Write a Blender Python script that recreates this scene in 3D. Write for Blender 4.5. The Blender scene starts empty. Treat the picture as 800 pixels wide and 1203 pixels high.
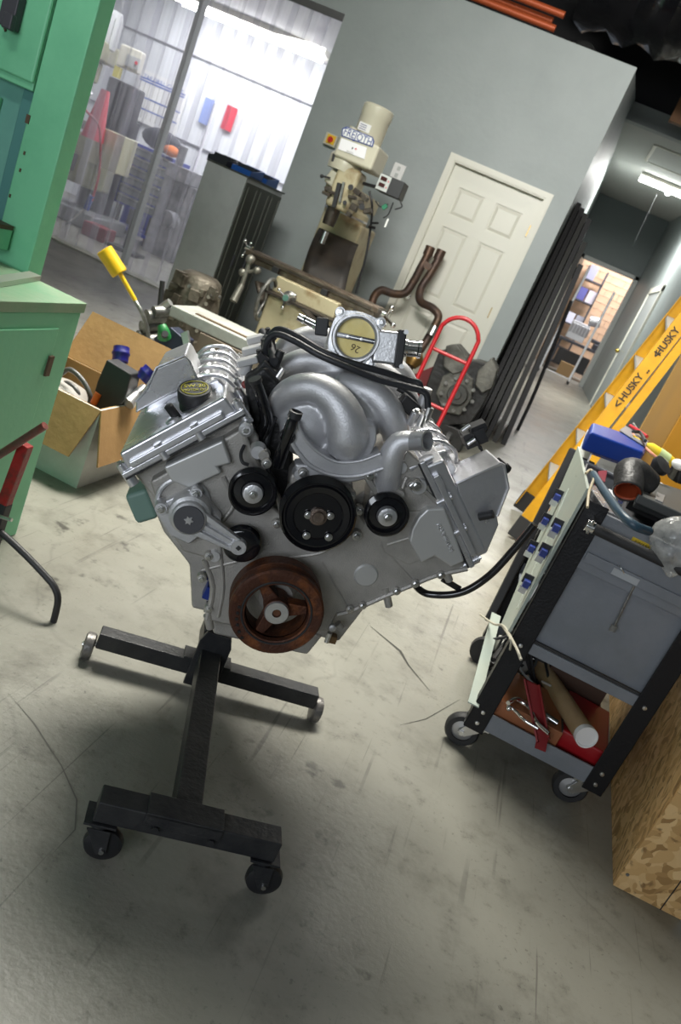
import bpy, bmesh, math, random
from mathutils import Vector as V, Matrix as MX
random.seed(7)
S = bpy.context.scene
COL = S.collection
PI = math.pi
# ---------------------------------------------------------------- camera
F_PX, ROLL, PITCH, AZ, H = 921.0, math.radians(23.9), math.radians(18.5), math.radians(7.8), 1.25
FW = V((-math.sin(AZ)*math.cos(PITCH), math.cos(AZ)*math.cos(PITCH), -math.sin(PITCH)))
RT = V((math.cos(AZ), math.sin(AZ), 0)); UP = RT.cross(FW)
CR, SR = math.cos(ROLL), math.sin(ROLL)
CAM = V((0, 0, H))
camd = bpy.data.cameras.new('camera'); cam = bpy.data.objects.new('camera', camd); COL.objects.link(cam)
xax = RT*CR + UP*(-1)*(-SR)   # image right: dx=1 -> a=c, b=-s (down)
xax = RT*CR + UP*SR
yax = UP*CR - RT*SR
M = MX((xax, yax, -FW)).transposed().to_4x4(); M.translation = CAM
cam.matrix_world = M
camd.sensor_fit = 'VERTICAL'; camd.sensor_height = 22.2; camd.lens = F_PX/1203*22.2
camd.clip_start = .05; camd.clip_end = 200
camd.dof.use_dof = True; camd.dof.focus_distance = 1.55; camd.dof.aperture_fstop = 4.5
S.camera = cam
S.view_settings.view_transform = 'Standard'; S.view_settings.look = 'None'
S.view_settings.gamma = 1; S.view_settings.use_curve_mapping = False
S.view_settings.exposure = 0.5
# ---------------------------------------------------------------- world and lights
w = bpy.data.worlds.new('world'); S.world = w; w.use_nodes = True
w.node_tree.nodes['Background'].inputs[0].default_value = (.72, .8, .92, 1)
w.node_tree.nodes['Background'].inputs[1].default_value = .25
def area(name, loc, aim, sx, sy, power, col=(1, 1, 1)):
    d = bpy.data.lights.new(name, 'AREA'); d.shape = 'RECTANGLE'; d.size = sx; d.size_y = sy
    d.energy = power; d.color = col
    o = bpy.data.objects.new(name, d); COL.objects.link(o); o.location = loc
    o.rotation_euler = (V(aim)-V(loc)).to_track_quat('-Z', 'Y').to_euler()
    return o
area('shop_and_fill_light', (-1.3, 3.9, 4.5), (-.9, 3.5, 0), 2.6, 1.0, 108, (1, .97, .88)).data.spread = math.radians(84)
area('shop_and_fill_light', (.9, 6.4, 4.6), (.7, 7, 0), 2.4, .4, 24, (1, .97, .9))
area('shop_and_fill_light', (-.9, -.8, 4.3), (-.3, 7.4, 1.7), 2.4, .8, 48, (1, .98, .94)).data.spread = math.radians(66)  # overhead fill added behind the camera for front faces and back wall
area('cool_front_fill', (-.6, -2.9, 1.5), (-.2, 1.5, 1.1), 3.6, 1.4, 78, (.86, .92, 1))  # broad cool fill added behind the camera; no window stands there
area('curtain_room_light', (-5.2, 11.0, 3.05), (-5.0, 11.9, 1.4), 3.2, .8, 56, (.93, .95, 1))
area('curtain_room_light', (-4.6, 9.0, 3.1), (-4.8, 9.4, 0), 3.0, .6, 44, (.95, .96, 1))
area('hall_light', (.85, 15.6, 3.85), (.85, 15.6, 0), 1.6, .3, 150, (1, .99, .96))
area('end_room_light', (1.6, 23.2, 4.4), (.9, 24.6, 1.0), 2.4, 1.2, 230, (.97, .95, 1))
# ---------------------------------------------------------------- pixel -> place
def ray(x, y):
    dx, dy = x-400, y-601.5
    return FW*F_PX + RT*(dx*CR+dy*SR) - UP*(-dx*SR+dy*CR)
def W(x, y, X=None, Y=None, Z=None):
    r = ray(x, y)
    t = (X/r.x) if X is not None else (Y/r.y) if Y is not None else (Z-H)/r.z
    return CAM + r*t
def FR(m, x, y, ax, val):
    i = m.inverted(); c = i @ CAM; r = i.to_3x3() @ ray(x, y)
    return c + r*((val-c[ax])/r[ax])
# ---------------------------------------------------------------- materials
MATS = {}
def mat(name, col, rough=.5, metal=0, bump=0, bs=60, col2=None, ns=6, det=5, lo=.4, hi=.65, coat=0, emis=0, trans=0, alpha=1, stretch=None, spec=.5, rough2=None):
    if name in MATS: return MATS[name]
    m = bpy.data.materials.new(name); m.use_nodes = True; n = m.node_tree.nodes; l = m.node_tree.links
    b = n['Principled BSDF']; col = tuple(col)+(1,)
    b.inputs['Base Color'].default_value = col; b.inputs['Roughness'].default_value = rough
    b.inputs['Metallic'].default_value = metal; b.inputs['Coat Weight'].default_value = coat
    b.inputs['Transmission Weight'].default_value = trans; b.inputs['Alpha'].default_value = alpha
    b.inputs['Specular IOR Level'].default_value = spec
    if emis: b.inputs['Emission Color'].default_value = col; b.inputs['Emission Strength'].default_value = emis
    tc = n.new('ShaderNodeTexCoord'); src = tc.outputs['Object']
    if stretch:
        mp = n.new('ShaderNodeMapping'); mp.inputs['Scale'].default_value = stretch; l.new(src, mp.inputs[0]); src = mp.outputs[0]
    if col2 or rough2 is not None:
        t = n.new('ShaderNodeTexNoise'); t.inputs['Scale'].default_value = ns; t.inputs['Detail'].default_value = det; t.inputs['Roughness'].default_value = .62
        l.new(src, t.inputs['Vector'])
        r = n.new('ShaderNodeMapRange'); r.inputs[1].default_value = lo; r.inputs[2].default_value = hi; l.new(t.outputs['Fac'], r.inputs[0])
        if col2:
            x = n.new('ShaderNodeMix'); x.data_type = 'RGBA'; x.inputs[6].default_value = col; x.inputs[7].default_value = tuple(col2)+(1,)
            l.new(r.outputs[0], x.inputs[0]); l.new(x.outputs[2], b.inputs['Base Color'])
        if rough2 is not None:
            q = n.new('ShaderNodeMapRange'); q.inputs[3].default_value = rough; q.inputs[4].default_value = rough2
            l.new(r.outputs[0], q.inputs[0]); l.new(q.outputs[0], b.inputs['Roughness'])
    if bump:
        t2 = n.new('ShaderNodeTexNoise'); t2.inputs['Scale'].default_value = bs; t2.inputs['Detail'].default_value = 3
        l.new(src, t2.inputs['Vector'])
        bp = n.new('ShaderNodeBump'); bp.inputs['Strength'].default_value = bump; bp.inputs['Distance'].default_value = .01
        l.new(t2.outputs['Fac'], bp.inputs['Height']); l.new(bp.outputs[0], b.inputs['Normal'])
    MATS[name] = m; return m
# ---------------------------------------------------------------- mesh helpers
ROOT = {}
def frame(origin, rz=0, ry=0, rx=0):
    return MX.Translation(V(origin)) @ MX.Rotation(rz, 4, 'Z') @ MX.Rotation(ry, 4, 'Y') @ MX.Rotation(rx, 4, 'X')
def along(p, d, up=(0, 0, 1)):
    """frame at p whose Z points along d"""
    d = V(d).normalized(); u = V(up)
    if abs(d.dot(u.normalized())) > .98: u = V((0, 1, 0)) if abs(d.y) < .9 else V((1, 0, 0))
    x = u.cross(d).normalized(); y = d.cross(x)
    m = MX((x, y, d)).transposed().to_4x4(); m.translation = V(p); return m
def tag(o, label=None, cat=None, group=None, kind=None):
    if label: o['label'] = label
    if cat: o['category'] = cat
    if group: o['group'] = group
    if kind: o['kind'] = kind
    return o
def root(name, m, label, cat, group=None):
    o = bpy.data.objects.new(name, None); COL.objects.link(o); o.empty_display_size = .1
    if not isinstance(m, MX): m = MX.Translation(V(m))
    o.matrix_world = m; ROOT[o.name] = m.copy(); return tag(o, label, cat, group)
class MB:
    def __init__(s, m=None): s.v = []; s.f = []; s.m = m or MX.Identity(4)
    def add(s, vs, fs):
        o = len(s.v); s.v += [s.m @ V(p) for p in vs]; s.f += [tuple(i+o for i in q) for q in fs]; return s
    def box(s, c, sz, r=None, tap=1):
        x, y, z = sz[0]/2, sz[1]/2, sz[2]/2; R = r or MX.Identity(3)
        vs = [V(c)+R@V((a*x*(tap if k > 0 else 1), b*y*(tap if k > 0 else 1), k*z)) for k in (-1, 1) for a, b in ((-1, -1), (1, -1), (1, 1), (-1, 1))]
        return s.add(vs, [(3, 2, 1, 0), (4, 5, 6, 7), (0, 1, 5, 4), (1, 2, 6, 5), (2, 3, 7, 6), (3, 0, 4, 7)])
    def bx(s, a, b):
        a, b = V(a), V(b); return s.box((a+b)/2, [abs(b[i]-a[i]) for i in range(3)])
    def bar(s, p, q, wd, th, up=(0, 0, 1)):
        p, q = V(p), V(q); d = q-p; f = along(p, d, up)
        vs = [f@V((a*wd/2, b*th/2, k*d.length)) for k in (0, 1) for a, b in ((-1, -1), (1, -1), (1, 1), (-1, 1))]
        return s.add(vs, [(3, 2, 1, 0), (4, 5, 6, 7), (0, 1, 5, 4), (1, 2, 6, 5), (2, 3, 7, 6), (3, 0, 4, 7)])
    def ext(s, front, back):
        n = len(front); return s.add(list(front)+list(back), [tuple(range(n-1, -1, -1)), tuple(range(n, 2*n))]+[(i, (i+1) % n, n+(i+1) % n, n+i) for i in range(n)])
    def prism(s, pts, a, b, ax=1, inset=0):
        """polygon in the two other axes, extruded along ax from a to b"""
        def P(p, h): q = list(p); q.insert(ax, h); return q
        return s.ext([P(p, a) for p in pts], [P(p, b) for p in pts])
    def rings(s, rs, cap=True, close=False):
        n = len(rs[0]); vs = [p for r in rs for p in r]; fs = []
        k = len(rs)
        for j in range(k if close else k-1):
            j2 = (j+1) % k
            for i in range(n): fs.append((j*n+i, j*n+(i+1) % n, j2*n+(i+1) % n, j2*n+i))
        if cap and not close: fs += [tuple(range(n-1, -1, -1)), tuple(range((k-1)*n, k*n))]
        return s.add(vs, fs)
    def lathe(s, prof, p=(0, 0, 0), d=(0, 0, 1), n=24, cap=True, sx=1):
        f = along(p, d)
        return s.rings([[f@V((max(r, 1e-4)*math.cos(2*PI*i/n)*sx, max(r, 1e-4)*math.sin(2*PI*i/n), h)) for i in range(n)] for r, h in prof], cap)
    def cyl(s, p, q, r, r2=None, n=16):
        d = V(q)-V(p); return s.lathe([(r, 0), (r if r2 is None else r2, d.length)], p, d, n)
    def hexa(s, p, d, r, h): return s.lathe([(r, 0), (r, h)], p, d, 6)
    def tube(s, pts, r, n=10, sm=5, cap=True, flat=1, closed=False):
        pts = [V(p) for p in pts]
        if sm > 1 and len(pts) > 2:
            o = []; L = len(pts)
            for i in range(L if closed else L-1):
                p0 = pts[(i-1) % L] if (closed or i > 0) else pts[0]*2-pts[1]
                p1, p2 = pts[i], pts[(i+1) % L]
                p3 = pts[(i+2) % L] if (closed or i+2 < L) else p2*2-p1
                for k in range(sm):
                    t = k/sm; o.append(.5*((2*p1)+(p2-p0)*t+(2*p0-5*p1+4*p2-p3)*t*t+(3*p1-p0-3*p2+p3)*t**3))
            if not closed: o.append(pts[-1])
            if isinstance(r, (list, tuple)):
                rr = []
                for i in range(len(o)):
                    a = i/sm; j = min(int(a), len(r)-2); rr.append(r[j]+(r[j+1]-r[j])*(a-j))
                r = rr
            pts = o
        L = len(pts); rs = []; nrm = None
        for i, p in enumerate(pts):
            a = pts[(i-1) % L] if (closed or i > 0) else p; b = pts[(i+1) % L] if (closed or i+1 < L) else p
            d = (b-a).normalized()
            if nrm is None: nrm = d.orthogonal().normalized() if abs(d.z) > .95 else V((0, 0, 1)).cross(d).normalized()
            nrm = (nrm - d*nrm.dot(d)).normalized(); bi = d.cross(nrm)
            q = r[i] if isinstance(r, (list, tuple)) else r
            rs.append([p+nrm*math.cos(2*PI*k/n)*q+bi*math.sin(2*PI*k/n)*q*flat for k in range(n)])
        return s.rings(rs, cap, closed)
    def ball(s, c, r, n=16, k=8):
        r = r if hasattr(r, '__len__') else (r, r, r); c = V(c)
        return s.rings([[c+V((r[0]*math.sin(PI*(j+.02)/(k+.04))*math.cos(2*PI*i/n), r[1]*math.sin(PI*(j+.02)/(k+.04))*math.sin(2*PI*i/n), -r[2]*math.cos(PI*(j+.02)/(k+.04)))) for i in range(n)] for j in range(k+1)])
    def grid(s, fn, nu, nv):
        return s.add([fn(i/nu, j/nv) for j in range(nv+1) for i in range(nu+1)], [(j*(nu+1)+i, j*(nu+1)+i+1, (j+1)*(nu+1)+i+1, (j+1)*(nu+1)+i) for j in range(nv) for i in range(nu)])
    def build(s, name, m, parent=None, bevel=0, ang=38, flat=False, solid=0, sub=0, seg=2, **kw):
        me = bpy.data.meshes.new(name); mw = MX.Identity(4)
        if parent is not None: mw = ROOT[parent.name]
        elif kw.get('kind') != 'structure':
            xs = [p.x for p in s.v]; ys = [p.y for p in s.v]; zs = [p.z for p in s.v]
            mw = MX.Translation(((min(xs)+max(xs))/2, (min(ys)+max(ys))/2, min(zs)))
        inv = mw.inverted()
        me.from_pydata([inv @ p for p in s.v], [], s.f); me.materials.append(m)
        bm = bmesh.new(); bm.from_mesh(me)
        if not solid: bmesh.ops.recalc_face_normals(bm, faces=bm.faces)
        bm.to_mesh(me); bm.free()
        if not flat:
            me.shade_smooth()
            if ang < 180 and not bevel: me.set_sharp_from_angle(angle=math.radians(ang))
        o = bpy.data.objects.new(name, me); COL.objects.link(o)
        if parent is not None: o.parent = parent
        else: o.matrix_world = mw
        ROOT[o.name] = mw
        if solid:
            md = o.modifiers.new('solid', 'SOLIDIFY'); md.thickness = solid; md.offset = 0
        if bevel:
            md = o.modifiers.new('bevel', 'BEVEL'); md.width = bevel; md.segments = seg; md.limit_method = 'ANGLE'; md.angle_limit = math.radians(32); md.harden_normals = True
        if sub:
            md = o.modifiers.new('sub', 'SUBSURF'); md.levels = sub; md.render_levels = sub
        return tag(o, kw.get('label'), kw.get('cat'), kw.get('group'), kw.get('kind'))
def inst(me, name, m, parent, mt=None):
    """a further object on shared mesh data, at world matrix m"""
    o = bpy.data.objects.new(name, me); COL.objects.link(o)
    if parent is not None:
        o.parent = parent; o.matrix_local = ROOT[parent.name].inverted() @ m
    else: o.matrix_world = m
    ROOT[o.name] = ROOT[parent.name] if parent else m
    return o
def shared(name, mb, m, ang=38):
    me = bpy.data.meshes.new(name); me.from_pydata([p[:] for p in mb.v], [], mb.f); me.materials.append(m)
    bm = bmesh.new(); bm.from_mesh(me); bmesh.ops.recalc_face_normals(bm, faces=bm.faces); bm.to_mesh(me); bm.free()
    me.shade_smooth(); me.set_sharp_from_angle(angle=math.radians(ang)); return me
def text(txt, m, size, mt, parent, name='lettering', ext=.0008, align='CENTER', bold=0, sx=1):
    c = bpy.data.curves.new(name, 'FONT'); c.body = txt; c.size = size; c.extrude = ext; c.align_x = align; c.align_y = 'CENTER'; c.offset = bold
    t = bpy.data.objects.new('tmp', c); me = bpy.data.meshes.new_from_object(t); bpy.data.objects.remove(t)
    me.materials.clear(); me.materials.append(mt); me.name = name
    return inst(me, name, m @ MX.Diagonal((sx, 1, 1, 1)), parent)
def copy_tree(o, m):
    c = o.copy(); COL.objects.link(c); c.matrix_world = m; ROOT[c.name] = m
    def rec(a, b):
        for ch in a.children:
            d = ch.copy(); COL.objects.link(d); d.parent = b; rec(ch, d)
    rec(o, c); return c
def arc(c, r, a0, a1, n, ax=(1, 0, 0), ay=(0, 0, 1)):
    return [V(c)+V(ax)*r*math.cos(math.radians(a0+(a1-a0)*i/n))+V(ay)*r*math.sin(math.radians(a0+(a1-a0)*i/n)) for i in range(n+1)]
# common materials
ALU = mat('cast_aluminium', (.72, .72, .73), .4, .75, .12, 260, (.56, .56, .57), 9, rough2=.55)
ALUD = mat('rough_cast_aluminium', (.47, .45, .42), .5, .6, .2, 330, (.36, .345, .32), 12)
ALUB = mat('machined_aluminium', (.8, .8, .82), .28, .85, .12, 140, (.66, .66, .68), 14, rough2=.42)
STEEL = mat('zinc_steel', (.72, .72, .72), .28, 1)
CHROME = mat('chrome', (.85, .85, .86), .12, 1)
GBLK = mat('gloss_black_paint', (.008, .008, .01), .16, 0, coat=.6)
MBLK = mat('matte_black_plastic', (.018, .018, .02), .5)
RUB = mat('black_rubber', (.02, .02, .021), .6, 0, .1, 200)
STB = mat('black_stand_paint', (.016, .017, .02), .42, .1, .15, 90, (.032, .032, .033), 14)
RUST = mat('rusted_steel', (.075, .028, .016), .55, .45, .25, 160, (.22, .07, .02), 22, lo=.48, hi=.72)
# ================================================================ SETTING
def pp(pts, y0, y1, name, m, parent=None, bevel=.003, mb=None, **kw):
    q = [W(a, c, Y=y0) for a, c in pts]; b = mb or MB()
    b.ext([(p.x, y0, p.z) for p in q], [(p.x, y1, p.z) for p in q])
    return b if mb else b.build(name, m, parent, bevel=bevel, **kw)
def pX(pts, x0, x1, name, m, parent=None, bevel=.003, **kw):
    q = [W(a, c, X=x0) for a, c in pts]; b = MB()
    b.ext([(x0, p.y, p.z) for p in q], [(x1, p.y, p.z) for p in q]); return b.build(name, m, parent, bevel=bevel, **kw)
def floor_mat():
    m = bpy.data.materials.new('floor_concrete'); m.use_nodes = True; n = m.node_tree.nodes; l = m.node_tree.links; b = n['Principled BSDF']
    tc = n.new('ShaderNodeTexCoord')
    def noise(sc, det=6, ro=.6, vec=None, dist=0):
        t = n.new('ShaderNodeTexNoise'); t.inputs['Scale'].default_value = sc; t.inputs['Detail'].default_value = det; t.inputs['Roughness'].default_value = ro; t.inputs['Distortion'].default_value = dist
        l.new(vec or tc.outputs['Object'], t.inputs['Vector']); return t.outputs['Fac']
    def rng(x, a, c, lo=0, hi=1):
        r = n.new('ShaderNodeMapRange'); r.inputs[1].default_value = a; r.inputs[2].default_value = c; r.inputs[3].default_value = lo; r.inputs[4].default_value = hi; l.new(x, r.inputs[0]); return r.outputs[0]
    def mix(f, a, c):
        x = n.new('ShaderNodeMix'); x.data_type = 'RGBA'; l.new(f, x.inputs[0])
        for k, q in ((6, a), (7, c)):
            if isinstance(q, tuple): x.inputs[k].default_value = q+(1,)
            else: l.new(q, x.inputs[k])
        return x.outputs[2]
    def mul(a, c):
        x = n.new('ShaderNodeMath'); x.operation = 'MULTIPLY'; l.new(a, x.inputs[0])
        if isinstance(c, float): x.inputs[1].default_value = c
        else: l.new(c, x.inputs[1])
        return x.outputs[0]
    c = mix(rng(noise(1.3, 8), .35, .68), (.275, .27, .23), (.20, .195, .165))
    c = mix(rng(noise(5.5, 8, .7), .5, .75), c, (.135, .13, .108))
    c = mix(mul(rng(noise(22, 6, .75), .58, .7), .55), c, (.10, .095, .08))         # small oil spots
    c = mix(mul(mul(rng(noise(9, 4, .6), .60, .68), rng(noise(1.1, 2), .48, .58)), .85), c, (.05, .047, .042))   # dark stains
    # scratches: stretched, warped noise at three angles
    for ang, sc in ((.5, 1.), (1.9, 1.2), (2.7, .8)):
        mp = n.new('ShaderNodeMapping'); mp.inputs['Rotation'].default_value = (0, 0, ang); mp.inputs['Scale'].default_value = (34*sc, 1.1*sc, 1); l.new(tc.outputs['Object'], mp.inputs[0])
        c = mix(mul(mul(rng(noise(1.0, 3, .5, mp.outputs[0]), .67, .71), rng(noise(2.0, 2), .42, .55)), .7), c, (.085, .08, .07))
    for ang, sc in ((.15, .9), (1.2, 1.1), (2.2, .7), (2.95, 1.)):
        mp = n.new('ShaderNodeMapping'); mp.inputs['Rotation'].default_value = (0, 0, ang); mp.inputs['Location'].default_value = (ang*7, 3, 0); mp.inputs['Scale'].default_value = (70*sc, .7*sc, 1); l.new(tc.outputs['Object'], mp.inputs[0])
        c = mix(mul(mul(rng(noise(1.0, 2, .5, mp.outputs[0]), .70, .73), rng(noise(2.6, 2), .46, .58)), .6), c, (.085, .08, .07))
    c = mix(mul(mul(rng(noise(75, 3, .6), .62, .70), rng(noise(2.4, 3), .45, .62)), .7), c, (.07, .066, .056))
    # hairline cracks
    nz = n.new('ShaderNodeTexNoise'); nz.inputs['Scale'].default_value = 2.2; l.new(tc.outputs['Object'], nz.inputs['Vector'])
    va = n.new('ShaderNodeVectorMath'); va.operation = 'MULTIPLY_ADD'; va.inputs[1].default_value = (.35, .35, .35); l.new(nz.outputs['Color'], va.inputs[0]); l.new(tc.outputs['Object'], va.inputs[2])
    vo = n.new('ShaderNodeTexVoronoi'); vo.feature = 'DISTANCE_TO_EDGE'; vo.inputs['Scale'].default_value = .85; l.new(va.outputs[0], vo.inputs['Vector'])
    c = mix(mul(mul(rng(vo.outputs['Distance'], 0, .006, 1, 0), rng(noise(1.7, 2), .45, .65)), .3), c, (.08, .075, .065))
    l.new(c, b.inputs['Base Color'])
    l.new(rng(noise(3, 6), .35, .7, .3, .5), b.inputs['Roughness'])
    bp = n.new('ShaderNodeBump'); bp.inputs['Strength'].default_value = .12; bp.inputs['Distance'].default_value = .01; l.new(noise(60, 4), bp.inputs['Height']); l.new(bp.outputs[0], b.inputs['Normal'])
    return m
MB().add([(-9, -3, 0), (4.5, -3, 0), (4.5, 27, 0), (-9, 27, 0)], [(0, 1, 2, 3)]).build('floor', floor_mat(), kind='structure', flat=True)
# long tapering gouges and control joints in the slab
CRK = mat('floor_crack', (.04, .038, .033), .8)
def crack(pts, wd):
    q = [W(a, c, Z=0) for a, c in pts]; n = len(q); b = MB(); vs = []
    for i, p in enumerate(q):
        d = (q[min(i+1, n-1)]-q[max(i-1, 0)]).normalized(); s = V((-d.y, d.x, 0)); w_ = wd*(math.sin(PI*(i+.15)/(n-.7)))*(.7+.6*random.random())
        vs += [p+s*w_+V((0, 0, .0012)), p-s*w_+V((0, 0, .0012))]
    b.add(vs, [(2*i, 2*i+1, 2*i+3, 2*i+2) for i in range(n-1)]); return b.build('floor_crack', CRK, bpy.data.objects['floor'], flat=True)
crack([(434, 735), (452, 750), (470, 765), (480, 782), (505, 812)], .006)
crack([(470, 852), (500, 845), (540, 822)], .0018)
CRK = mat('old_scratch', (.13, .125, .11), .6)
crack([(10, 815), (40, 850), (72, 900), (90, 940), (88, 975), (60, 1005)], .0022)
CRK = mat('slab_joint', (.07, .065, .06), .8)
crack([(596, 537), (625, 553), (660, 575)], .004)
WALL = mat('grey_painted_wall', (.33, .365, .36), .5, 0, .15, 25, (.29, .325, .32), 1.2)
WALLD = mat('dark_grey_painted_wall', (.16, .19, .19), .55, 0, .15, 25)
TRIMW = mat('cream_trim_paint', (.68, .67, .58), .4, 0, .05, 60)
YB, ZT = 7.45, 3.29
DL, DR, DT = -1.40, -.45, 2.17
b = MB()
b.bx((DR, YB, 0), (-.27, YB+.15, ZT)); b.bx((-2.76, YB, 0), (DL, YB+.15, ZT)); b.bx((DL, YB, DT), (DR, YB+.15, ZT))
b.bx((-6.1, YB, 2.84), (-2.76, YB+.15, ZT)); b.bx((-9, YB, 0), (-6.1, YB+.15, ZT))
b.build('wall_back', WALL, kind='structure', flat=True)
b = MB(); b.add([(x, y, z) for x in (-.42, -.27) for y, z in ((YB+.15, 0), (21.5, 0), (21.5, 4.6), (11.7, 4.12), (YB+.15, ZT))],
      [(0, 1, 2, 3, 4), (9, 8, 7, 6, 5)]+[(i, (i+1) % 5, (i+1) % 5+5, i+5) for i in range(5)]); b.build('wall_hall_left', WALL, kind='structure', flat=True)
b = MB(); b.add([(x, y, z) for x in (1.54, 1.7) for y, z in ((9.0, 0), (21.5, 0), (21.5, 4.6), (11.7, 4.12), (9.0, 3.6))],
      [(0, 1, 2, 3, 4), (9, 8, 7, 6, 5)]+[(i, (i+1) % 5, (i+1) % 5+5, i+5) for i in range(5)]); b.build('wall_hall_right', WALL, kind='structure', flat=True)
# hall end wall with its doorway
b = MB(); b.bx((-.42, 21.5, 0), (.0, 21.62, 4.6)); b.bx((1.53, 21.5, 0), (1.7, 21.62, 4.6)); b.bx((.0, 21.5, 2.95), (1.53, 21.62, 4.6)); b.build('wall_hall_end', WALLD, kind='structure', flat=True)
FRM = mat('grey_door_frame', (.42, .44, .42), .4)
d2 = MB(); d2.bx((-.02, 21.44, 0), (.08, 21.66, 2.97)); d2.bx((1.42, 21.44, 0), (1.535, 21.66, 2.97)); d2.bx((-.02, 21.44, 2.87), (1.535, 21.66, 2.97))
d2 = d2.build('door_2', FRM, kind='structure', bevel=.006)
lf = MB().ext([(.07, 21.42, .02), (.11, 21.42, .02), (-.05, 20.25, .02), (-.11, 20.26, .02)], [(.07, 21.42, 2.84), (.11, 21.42, 2.84), (-.05, 20.25, 2.84), (-.11, 20.26, 2.84)]).build('door_leaf', mat('offwhite_door_paint', (.62, .62, .56), .4), d2, bevel=.004)
BRASS = mat('brass', (.55, .4, .1), .25, 1)
MB().ball((-.02, 20.45, 1.36), .05, 12, 8).build('door_knob', BRASS, lf)
# hall ceiling, fascia, hatch
CEI = mat('white_ceiling', (.5, .51, .48), .7, 0, .1, 30)
b = MB(); b.add([(-.42, 11.72, 3.86), (1.7, 11.72, 3.86), (1.7, 21.6, 4.39), (-.42, 21.6, 4.39), (-.42, 11.72, 4.1), (1.7, 11.72, 4.1), (1.7, 21.6, 4.6), (-.42, 21.6, 4.6)], [(3, 2, 1, 0), (4, 5, 6, 7), (0, 1, 5, 4), (1, 2, 6, 5), (2, 3, 7, 6), (3, 0, 4, 7)])
b.build('ceiling', CEI, kind='structure', flat=True)
MB().bx((-.42, 11.55, 3.84), (3.4, 11.71, 4.06)).build('trim_1', WALL, kind='structure', bevel=.004)
hf = root('ceiling_hatch', (.55, 13.2, 3.92), 'flat white ceiling hatch with a raised frame in front of the hall light', 'hatch')
q = [(.24, 12.5), (.95, 12.5), (.95, 14.1), (.24, 14.1)]
for i in range(4):
    a, c = q[i], q[(i+1) % 4]; zz = lambda y: 3.86+(y-11.72)*.0536-.012
    MB().bar((a[0], a[1], zz(a[1])), (c[0], c[1], zz(c[1])), .05, .02).build('frame', TRIMW, hf, bevel=.004)
MB().ext([(x, y, zz(y)-.002) for x, y in q], [(x, y, zz(y)+.008) for x, y in q]).build('panel', CEI, hf)
# upper dark space over the rooms
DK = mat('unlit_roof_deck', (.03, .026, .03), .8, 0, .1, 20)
MB().bx((-9, -3, 5.3), (4.5, 6.5, 5.4)).build('ceiling', mat('white_shop_ceiling', (.6, .6, .58), .8), kind='structure', flat=True)  # out of view, made white so the engine metal has brightness to reflect
MB().bx((-9, 6.5, 5.3), (4.5, 11.6, 5.4)).build('ceiling', mat('unlit_ceiling', (.03, .028, .03), .8), kind='structure', flat=True)  # rear part near black: lack of light is put into its colour
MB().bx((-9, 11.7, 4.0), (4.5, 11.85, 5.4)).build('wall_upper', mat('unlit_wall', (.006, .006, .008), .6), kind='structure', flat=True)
MB().bx((-9.1, -3, 0), (-9, 12.4, 5.4)).build('wall_left', WALL, kind='structure', flat=True)
MB().bx((4.4, -3, 0), (4.5, 11.7, 5.4)).build('wall_right', WALL, kind='structure', flat=True)
MB().bx((-9, -3.1, 0), (4.5, -3, 5.4)).build('wall_front', WALL, kind='structure', flat=True)
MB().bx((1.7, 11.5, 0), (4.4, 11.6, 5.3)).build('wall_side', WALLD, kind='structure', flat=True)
MB().bx((-9, YB+.15, 3.2), (-.42, 12.4, 3.28)).build('ceiling', mat('bright_room_ceiling', (.8, .8, .8), .7), kind='structure', flat=True)
# ---------------- door_1 : six-panel door, trim, hinges
def casing(k):
    o = .012*k; w_ = .062-.024*k; y0 = YB-.014-.008*k; b = MB(); xl, xr, zt = DL-.012+o, DR+.012-o, DT+.01-o
    y1 = YB-.0005 if k == 0 else YB-.0142
    b.bx((xl, y0, 0), (xl+w_, y1, zt-w_)); b.bx((xr-w_, y0, 0), (xr, y1, zt-w_)); b.bx((xl, y0, zt-w_), (xr, y1, zt)); return b
d1 = casing(0).build('door_1', TRIMW, kind='structure', flat=True); casing(1).build('moulding', TRIMW, d1, flat=True)
b = MB(); b.bx((DL, YB, 0), (DL+.055, YB+.1, DT)); b.bx((DR-.055, YB, 0), (DR, YB+.1, DT)); b.bx((DL+.055, YB, DT-.055), (DR-.055, YB+.1, DT)); b.build('jamb', TRIMW, d1, flat=True)
MB().bx((DL-.01, YB+.12, 0), (DR+.01, YB+.14, DT)).build('backing', TRIMW, d1, flat=True)
DW = mat('cream_door_paint', (.69, .68, .59), .35, 0, .04, 80)
dl0, dr0, dt0 = DL+.055, DR-.055, DT-.058; fy = YB+.045
cx = (dl0+dr0)/2
slab = MB(); slab.bx((dl0, fy+.012, .01), (dr0, fy+.04, dt0))
def stile(x0, x1, z0, z1): slab.bx((x0, fy, z0), (x1, fy+.0115, z1))
sw = .115; rows = [(.22, .86), (1.0, 1.60), (1.71, 1.95)]
stile(dl0, dl0+sw, .01, dt0); stile(dr0-sw, dr0, .01, dt0)
z = .01
for a, c in rows: stile(dl0+sw, dr0-sw, z, a); stile(cx-sw/2, cx+sw/2, a, c); z = c
stile(dl0+sw, dr0-sw, z, dt0)
lf = slab.build('door_leaf', DW, d1, flat=True)
for a, c in rows:
    for x0, x1 in ((dl0+sw, cx-sw/2), (cx+sw/2, dr0-sw)):
        i = .035
        MB().ext([(x0+i, fy+.003, a+i), (x1-i, fy+.003, a+i), (x1-i, fy+.003, c-i), (x0+i, fy+.003, c-i)], [(x0+.006, fy+.013, a+.006), (x1-.006, fy+.013, a+.006), (x1-.006, fy+.013, c-.006), (x0+.006, fy+.013, c-.006)]).build('panel', DW, lf, flat=True)
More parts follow.
